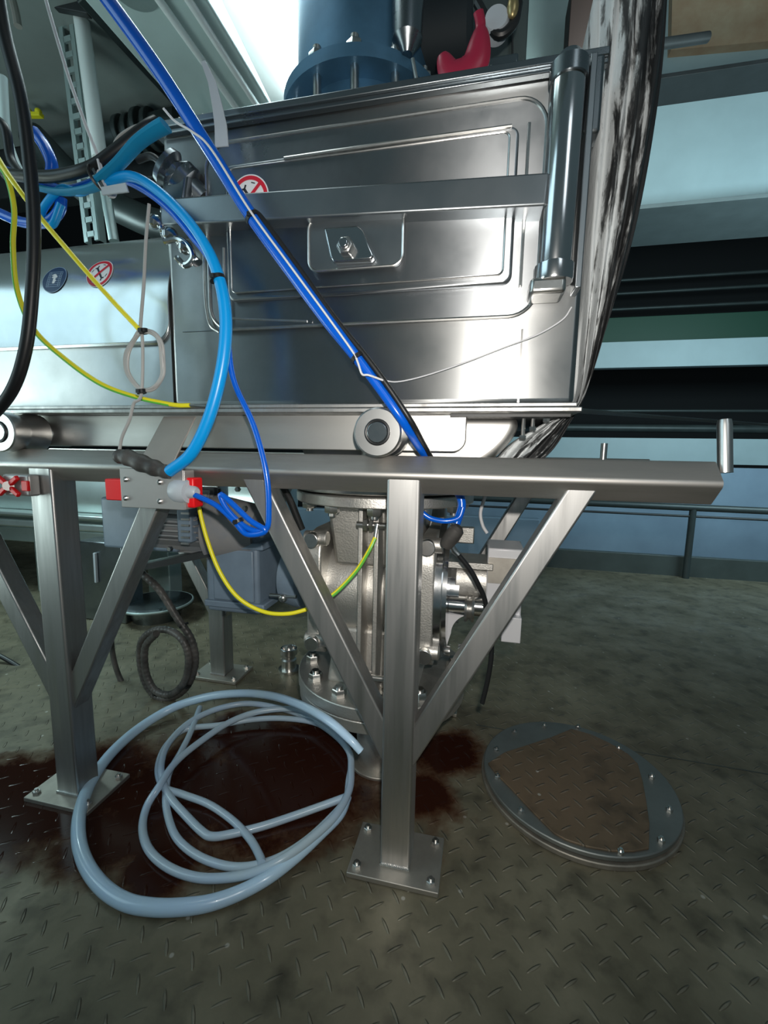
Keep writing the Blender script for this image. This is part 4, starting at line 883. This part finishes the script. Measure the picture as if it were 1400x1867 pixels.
cable('steel_cable', [(1046, 748, 1.3), (1200, 760, 1.9), (1420, 776, 2.6)], 0.007, M['darkpipe'], 'dark taut cable running right from the flange corner into the hall')
cable('black_hose', [(512, 880, 1.08), (530, 915, 1.1), (550, 965, 1.12)], 0.010, M['black'], 'short black hose behind the left brace beside the upper flange')

# ------------------------------------------------------------------ floor things
def floor_path(pts, z): return [AZ(p[0], p[1], p[2] if len(p) > 2 else z) for p in pts]
def c1(l, k=2.5): return [(120+x/k, 1230+y/k)+((z,) if z else ()) for x, y, z in l]
# outer loop (crop coordinates /2.5 + offset)
outer = c1([(1345, 350, .275), (1290, 290, .30), (1190, 205, .315), (1060, 135, .27), (930, 95, .20), (800, 85, .135), (650, 100, .08), (490, 150, .04), (340, 240, .018), (210, 355, 0), (120, 480, 0), (68, 610, 0), (58, 740, 0), (90, 860, 0), (165, 965, 0), (270, 1035, 0), (390, 1060, 0), (520, 1060, 0), (660, 1040, 0), (800, 990, 0), (930, 920, .030), (1050, 830, .034), (1160, 730, .038), (1250, 640, .036), (1285, 560, .034)])
single(MB().tube(floor_path(outer, 0.0175), lambda t_: min(0.0165, 0.0095+0.02*t_) if t_ < 0.72 else 0.0165-0.02*(t_-0.72), 16, smooth=6), 'translucent_hose', M['tubing'], 'thick milky blue hose laid in one wide loop on the floor', 'hose')
inner = c1([(610, 150, .03), (570, 260, .03), (520, 360, .025), (470, 450, .03), (455, 560, .02), (470, 660, .014), (510, 750, .012), (600, 825, .012), (720, 870, .014), (830, 875, .020), (960, 840, .025), (1090, 760, .030), (1200, 660, .034), (1275, 570, .036), (1290, 480, .034), (1300, 390, .032), (1265, 310, .03), (1150, 225, .03), (1000, 200, .03), (850, 205, .028), (700, 230, .026), (545, 250, .024), (460, 320, .022), (420, 420, .022), (445, 510, .03), (530, 545, .02), (650, 590, .014), (760, 665, .014), (840, 750, .02), (885, 830, .034), (893, 862, .038)])
inner2 = c1([(1285, 555, .03), (1190, 590, .024), (1050, 640, .016), (900, 690, .013), (760, 725, .012), (670, 738, .012), (620, 715, .012), (540, 635, .014), (475, 560, .024), (440, 480, .036), (435, 400, .036), (470, 310, .034), (560, 220, .034), (680, 160, .034), (820, 132, .032), (960, 150, .03), (1100, 195, .03), (1220, 270, .04), (1290, 350, .044), (1300, 440, .044), (1290, 530, .046), (1230, 640, .05), (1120, 745, .05), (990, 840, .045), (860, 900, .03), (740, 925, .02), (600, 925, .014), (470, 880, .012), (380, 800, .012), (350, 700, .012), (370, 600, .016), (425, 510, .045), (500, 400, .05), (620, 300, .05), (760, 210, .05), (900, 165, .05), (1060, 160, .048), (1180, 215, .05), (1280, 290, .055)])
single(MB().tube(floor_path(inner, 0.012), 0.0098, 12, smooth=6), 'translucent_hose', M['tubing2'], 'thin milky hose lying in kinked coils inside the wide loop', 'hose')
single(MB().tube(floor_path(inner2, 0.012), 0.0105, 12, smooth=6), 'translucent_hose', M['tubing2'], 'second thin milky hose with a long straight run across the dark puddle', 'hose')
# puddle
pg = MB(); outl = [AZ(x, y, 0) for x, y in ((-260, 1360), (0, 1370), (150, 1350), (300, 1310), (470, 1290), (640, 1290), (760, 1320), (840, 1300), (930, 1330), (900, 1420), (930, 1500), (880, 1590), (820, 1680), (700, 1560), (640, 1600), (520, 1640), (380, 1700), (240, 1700), (60, 1620), (-200, 1600))]
xs = [p.x for p in outl]; ys = [p.y for p in outl]
def inside(x, y):
    c = False; n = len(outl)
    for i in range(n):
        a, b2 = outl[i], outl[i-1]
        if (a.y > y) != (b2.y > y) and x < (b2.x-a.x)*(y-a.y)/(b2.y-a.y)+a.x: c = not c
    return c
def edist(x, y):
    n = len(outl); best = 9
    for i in range(n):
        a, b2 = outl[i].to_2d(), outl[i-1].to_2d(); d_ = b2-a; p = Vector((x, y))
        t_ = max(0, min(1, (p-a).dot(d_)/d_.dot(d_))); best = min(best, (p-a-d_*t_).length)
    return best
stp = 0.02; gx = int((max(xs)-min(xs))/stp)+1; gy = int((max(ys)-min(ys))/stp)+1; idx = {}; vs = []; ed = []
strong = [(AZ(520, 1400, 0), 0.30), (AZ(600, 1360, 0), 0.22), (AZ(330, 1450, 0), 0.2), (AZ(100, 1440, 0), 0.25), (AZ(280, 1590, 0), 0.10), (AZ(820, 1370, 0), 0.12), (AZ(-100, 1470, 0), 0.3), (AZ(430, 1330, 0), .15), (AZ(180, 1540, 0), .13), (AZ(-60, 1560, 0), .2), (AZ(780, 1450, 0), .08)]
def vid(i, j):
    if (i, j) not in idx:
        x, y = min(xs)+i*stp, min(ys)+j*stp; idx[(i, j)] = len(vs); vs.append(Vector((x, y, 0.0022)))
        e = min(0.30, edist(x, y)*2.0) if inside(x, y) else -0.6
        s_ = max(math.exp(-((x-c.x)**2+(y-c.y)**2)/(rr*rr)) for c, rr in strong)
        ed.append(e+0.62*s_-0.12)
    return idx[(i, j)]
fs = [(vid(i, j), vid(i+1, j), vid(i+1, j+1), vid(i, j+1)) for i in range(gx) for j in range(gy) if inside(min(xs)+(i+.5)*stp, min(ys)+(j+.5)*stp)]
me = bpy.data.meshes.new('liquid_puddle'); o0 = Vector((-0.7, 1.15, 0)); me.from_pydata([v-o0 for v in vs], [], fs); me.update()
at = me.attributes.new('edge', 'FLOAT', 'POINT'); at.data.foreach_set('value', ed); me.materials.append(M['puddle'])
o = bpy.data.objects.new('liquid_puddle', me); COL.objects.link(o); o.location = o0
tag(o, 'dark red brown liquid puddle spread on the floor under the hoses', 'puddle')

# round floor cover
FC = thing('floor_cover', (0.318, 1.325, 0), 'round bolted steel floor cover at right with a brown tread plate piece on it', 'cover')
fc = Vector((0.320, 1.320, 0)); RF = 0.273
MB().cyl(fc, fc+Vector((0, 0, 0.016)), RF+0.006, n=80).build('base_ring', M['rusty'], FC, bevel=0.003)
ck = M['plate']
dk = MB().cyl(fc+Vector((0, 0, 0.020)), fc+Vector((0, 0, 0.034)), RF, n=80).build('cover_disc', M['floorsteel'] if 'floorsteel' in M else mat('dull_cover_steel', (0.30, 0.315, 0.30), 0.5, 0.8, var=0.25, vscale=7), FC, bevel=0.003)
tp = [AZ(860+x/3.3333, 1290+y/3.3333, 0.04) for x, y in ((92, 335), (200, 270), (340, 225), (480, 180), (605, 128), (720, 160), (840, 215), (950, 280), (1010, 340), (1040, 450), (1060, 560), (1080, 700), (1105, 880), (1000, 895), (850, 880), (700, 850), (600, 825), (560, 830), (500, 760), (380, 640), (250, 500), (150, 400))]
def clampr(p):
    d_ = Vector((p.x-fc.x, p.y-fc.y)); 
    if d_.length > RF-0.012: d_ = d_.normalized()*(RF-0.012)
    return (fc.x+d_.x, fc.y+d_.y)
MB().prism([clampr(p) for p in tp], 0.034, 0.040, 'Z').build('tread_piece', M['coverplate'], FC, bevel=0.0015)
for k, (px, py) in enumerate(((938, 1336), (905, 1368), (907, 1418), (950, 1480), (993, 1325), (1128, 1366), (1188, 1418), (1220, 1478), (1205, 1534), (1135, 1562), (1054, 1320))):
    p = AZ(px, py, 0.034); x, y = clampr(p); p = Vector((x, y, 0.034))
    sub(MB().hexa(p, p+Vector((0, 0, 0.008)), 0.009).cyl(p+Vector((0, 0, .008)), p+Vector((0, 0, 0.014)), 0.004, n=10), 'bolt', M['bolt'], dk, FC)
# pipe coupling left of valve
PC = thing('hose_coupling', AZ(527, 1222, 0), 'small stainless cam coupling standing beside the lower flange', 'coupling')
p = AZ(527, 1222, 0); p = Vector((p.x, p.y, 0))
MB().lathe(p, p+Vector((0, 0, 0.2)), [(0, .048), (.012, .048), (.013, .034), (.055, .034), (.062, .028), (.075, .028), (.082, .038), (.105, .038), (.107, .030), (.085, .030)], 32).build('coupling_body', M['bolt'], PC, smooth=30)
MB().torus(p+Vector((0, 0, .106)), (0, 0, 1), 0.034, 0.004, 32).build('lip', M['polished'], PC)
# corrugated cable coil
CC = thing('corrugated_conduit', AY(290, 1275, 1.45), 'dirty corrugated conduit coiled and tied, resting on the floor at left', 'conduit')
cpts = [(258, 1045, 1.36), (290, 1075, 1.36), (322, 1125, 1.36), (348, 1165, 1.37), (356, 1205, 1.38), (345, 1245, 1.40), (322, 1268, 1.42), (290, 1272, 1.42), (268, 1250, 1.42), (256, 1210, 1.42), (258, 1170, 1.41), (280, 1150, 1.40), (310, 1150, 1.38), (335, 1170, 1.36), (344, 1205, 1.36), (335, 1245, 1.37), (310, 1266, 1.38), (282, 1258, 1.39), (266, 1225, 1.39), (265, 1180, 1.38), (285, 1155, 1.35)]
def corr(r): return lambda t_: r*(1+0.045*math.sin(t_*620))
MB().tube([AY(*p) for p in cpts], corr(0.0135), 12, smooth=26).build('conduit_coil', M['conduit'], CC)
MB().tube([AY(*p) for p in [(204, 1090, 1.5), (202, 1150, 1.5), (208, 1205, 1.5), (226, 1250, 1.5), (256, 1273, 1.48), (292, 1276, 1.47), (322, 1268, 1.46)]], 0.011, 12, smooth=10).build('conduit_tail', M['conduit'], CC)
ties(CC, [(335, 1140, 1.37, 12, 20, .018), (340, 1247, 1.39, -10, 18, .020), (286, 1262, 1.40, -10, 12, .018)])
cable('black_hose', [(-40, 1180, 1.5), (0, 1196, 1.5), (50, 1225, 1.5)], 0.010, M['black'], 'thin black hose on the floor behind the left front stand')
cable('black_hose', [(-40, 1180, 1.9), (10, 1165, 1.9), (60, 1150, 1.9), (110, 1140, 1.9)], 0.012, M['darkpipe'], 'dark hose lying farther back at the left edge')

# ------------------------------------------------------------------ left background machinery
VT = thing('shiny_vessel', (-2.6, 2.3, 0.2), 'shiny horizontal stainless vessel behind the left front post', 'vessel')
MB().lathe((-4.6, 2.50, 0.70), (-1.20, 2.50, 0.70), [(0, .24), (3.4, .24)], 56).build('vessel_shell', M['vessel'], VT, smooth=30)
MB().box((-2.9, 2.235, 0.575), (3.4, 0.10, 0.022)).build('ledge', M['vessel'], VT, bevel=0.006)
MB().box((-2.9, 2.25, 0.51), (3.4, 0.10, 0.05)).build('ledge', M['vessel'], VT, bevel=0.012)
MB().box((-2.9, 2.5, 0.40), (2.5, 0.30, 0.10)).build('saddle', M['galv'], VT, bevel=0.01)
for X in (-2.0, -2.9): MB().box((X, 2.42, 0.19), (0.16, 0.12, 0.38)).build('leg', M['galv'], VT, bevel=0.006)
SB = thing('steel_cabinet', (-1.9, 2.1, 0.0), 'dull steel cabinet with a vertical handle behind the left brace', 'cabinet')
p0, p1 = AY(138, 990, 2.1), AY(235, 1120, 2.1)
MB().box((-2.10, 2.10, 0.235), (0.30, 0.14, 0.47)).build('shell', M['darksteel'], SB, bevel=0.008)
MB().bar(AY(173, 1008, 2.02), AY(176, 1062, 2.02), 0.014, 0.016).build('handle', M['gland'], SB, bevel=0.002)
single(MB().box((AY(105,1090,1.75).x, 1.75, 0.165), (0.07, 0.06, 0.33)), 'rusty_block', M['brownbox'], 'dark rusty block beside the left front post', 'block', bevel=0.006)
RL = thing('round_lid', AZ(292, 1100, 0.0), 'round dull lid with bright rim on the floor behind the conduit coil', 'lid')
p = AZ(285, 1096, 0.10); p = Vector((p.x, p.y, 0))
MB().lathe(p, p+Vector((0, 0, .2)), [(0, .13), (.08, .15), (.085, .20), (.10, .20), (.102, .19), (.11, .17)], 56).build('lid_body', M['darksteel'], RL, smooth=30)
MB().torus(p+Vector((0, 0, .095)), (0, 0, 1), 0.20, 0.007, 64).build('rim', M['galv'], RL)
single(MB().box((-0.62, 3.80, 0.24), (2.2, 0.10, 0.48)), 'grey_cabinet', M['bluepanel'], 'slate grey low cabinet standing behind the valve at the floor edge', 'cabinet', bevel=0.008)
# brackets and boss seen through the right gap
single(MB().box(AY(847, 975, 1.62), (0.07, 0.03, 0.06)), 'mounting_bracket', M['cast'], 'small pale bracket with a hole behind the black connector', 'bracket', bevel=0.004)
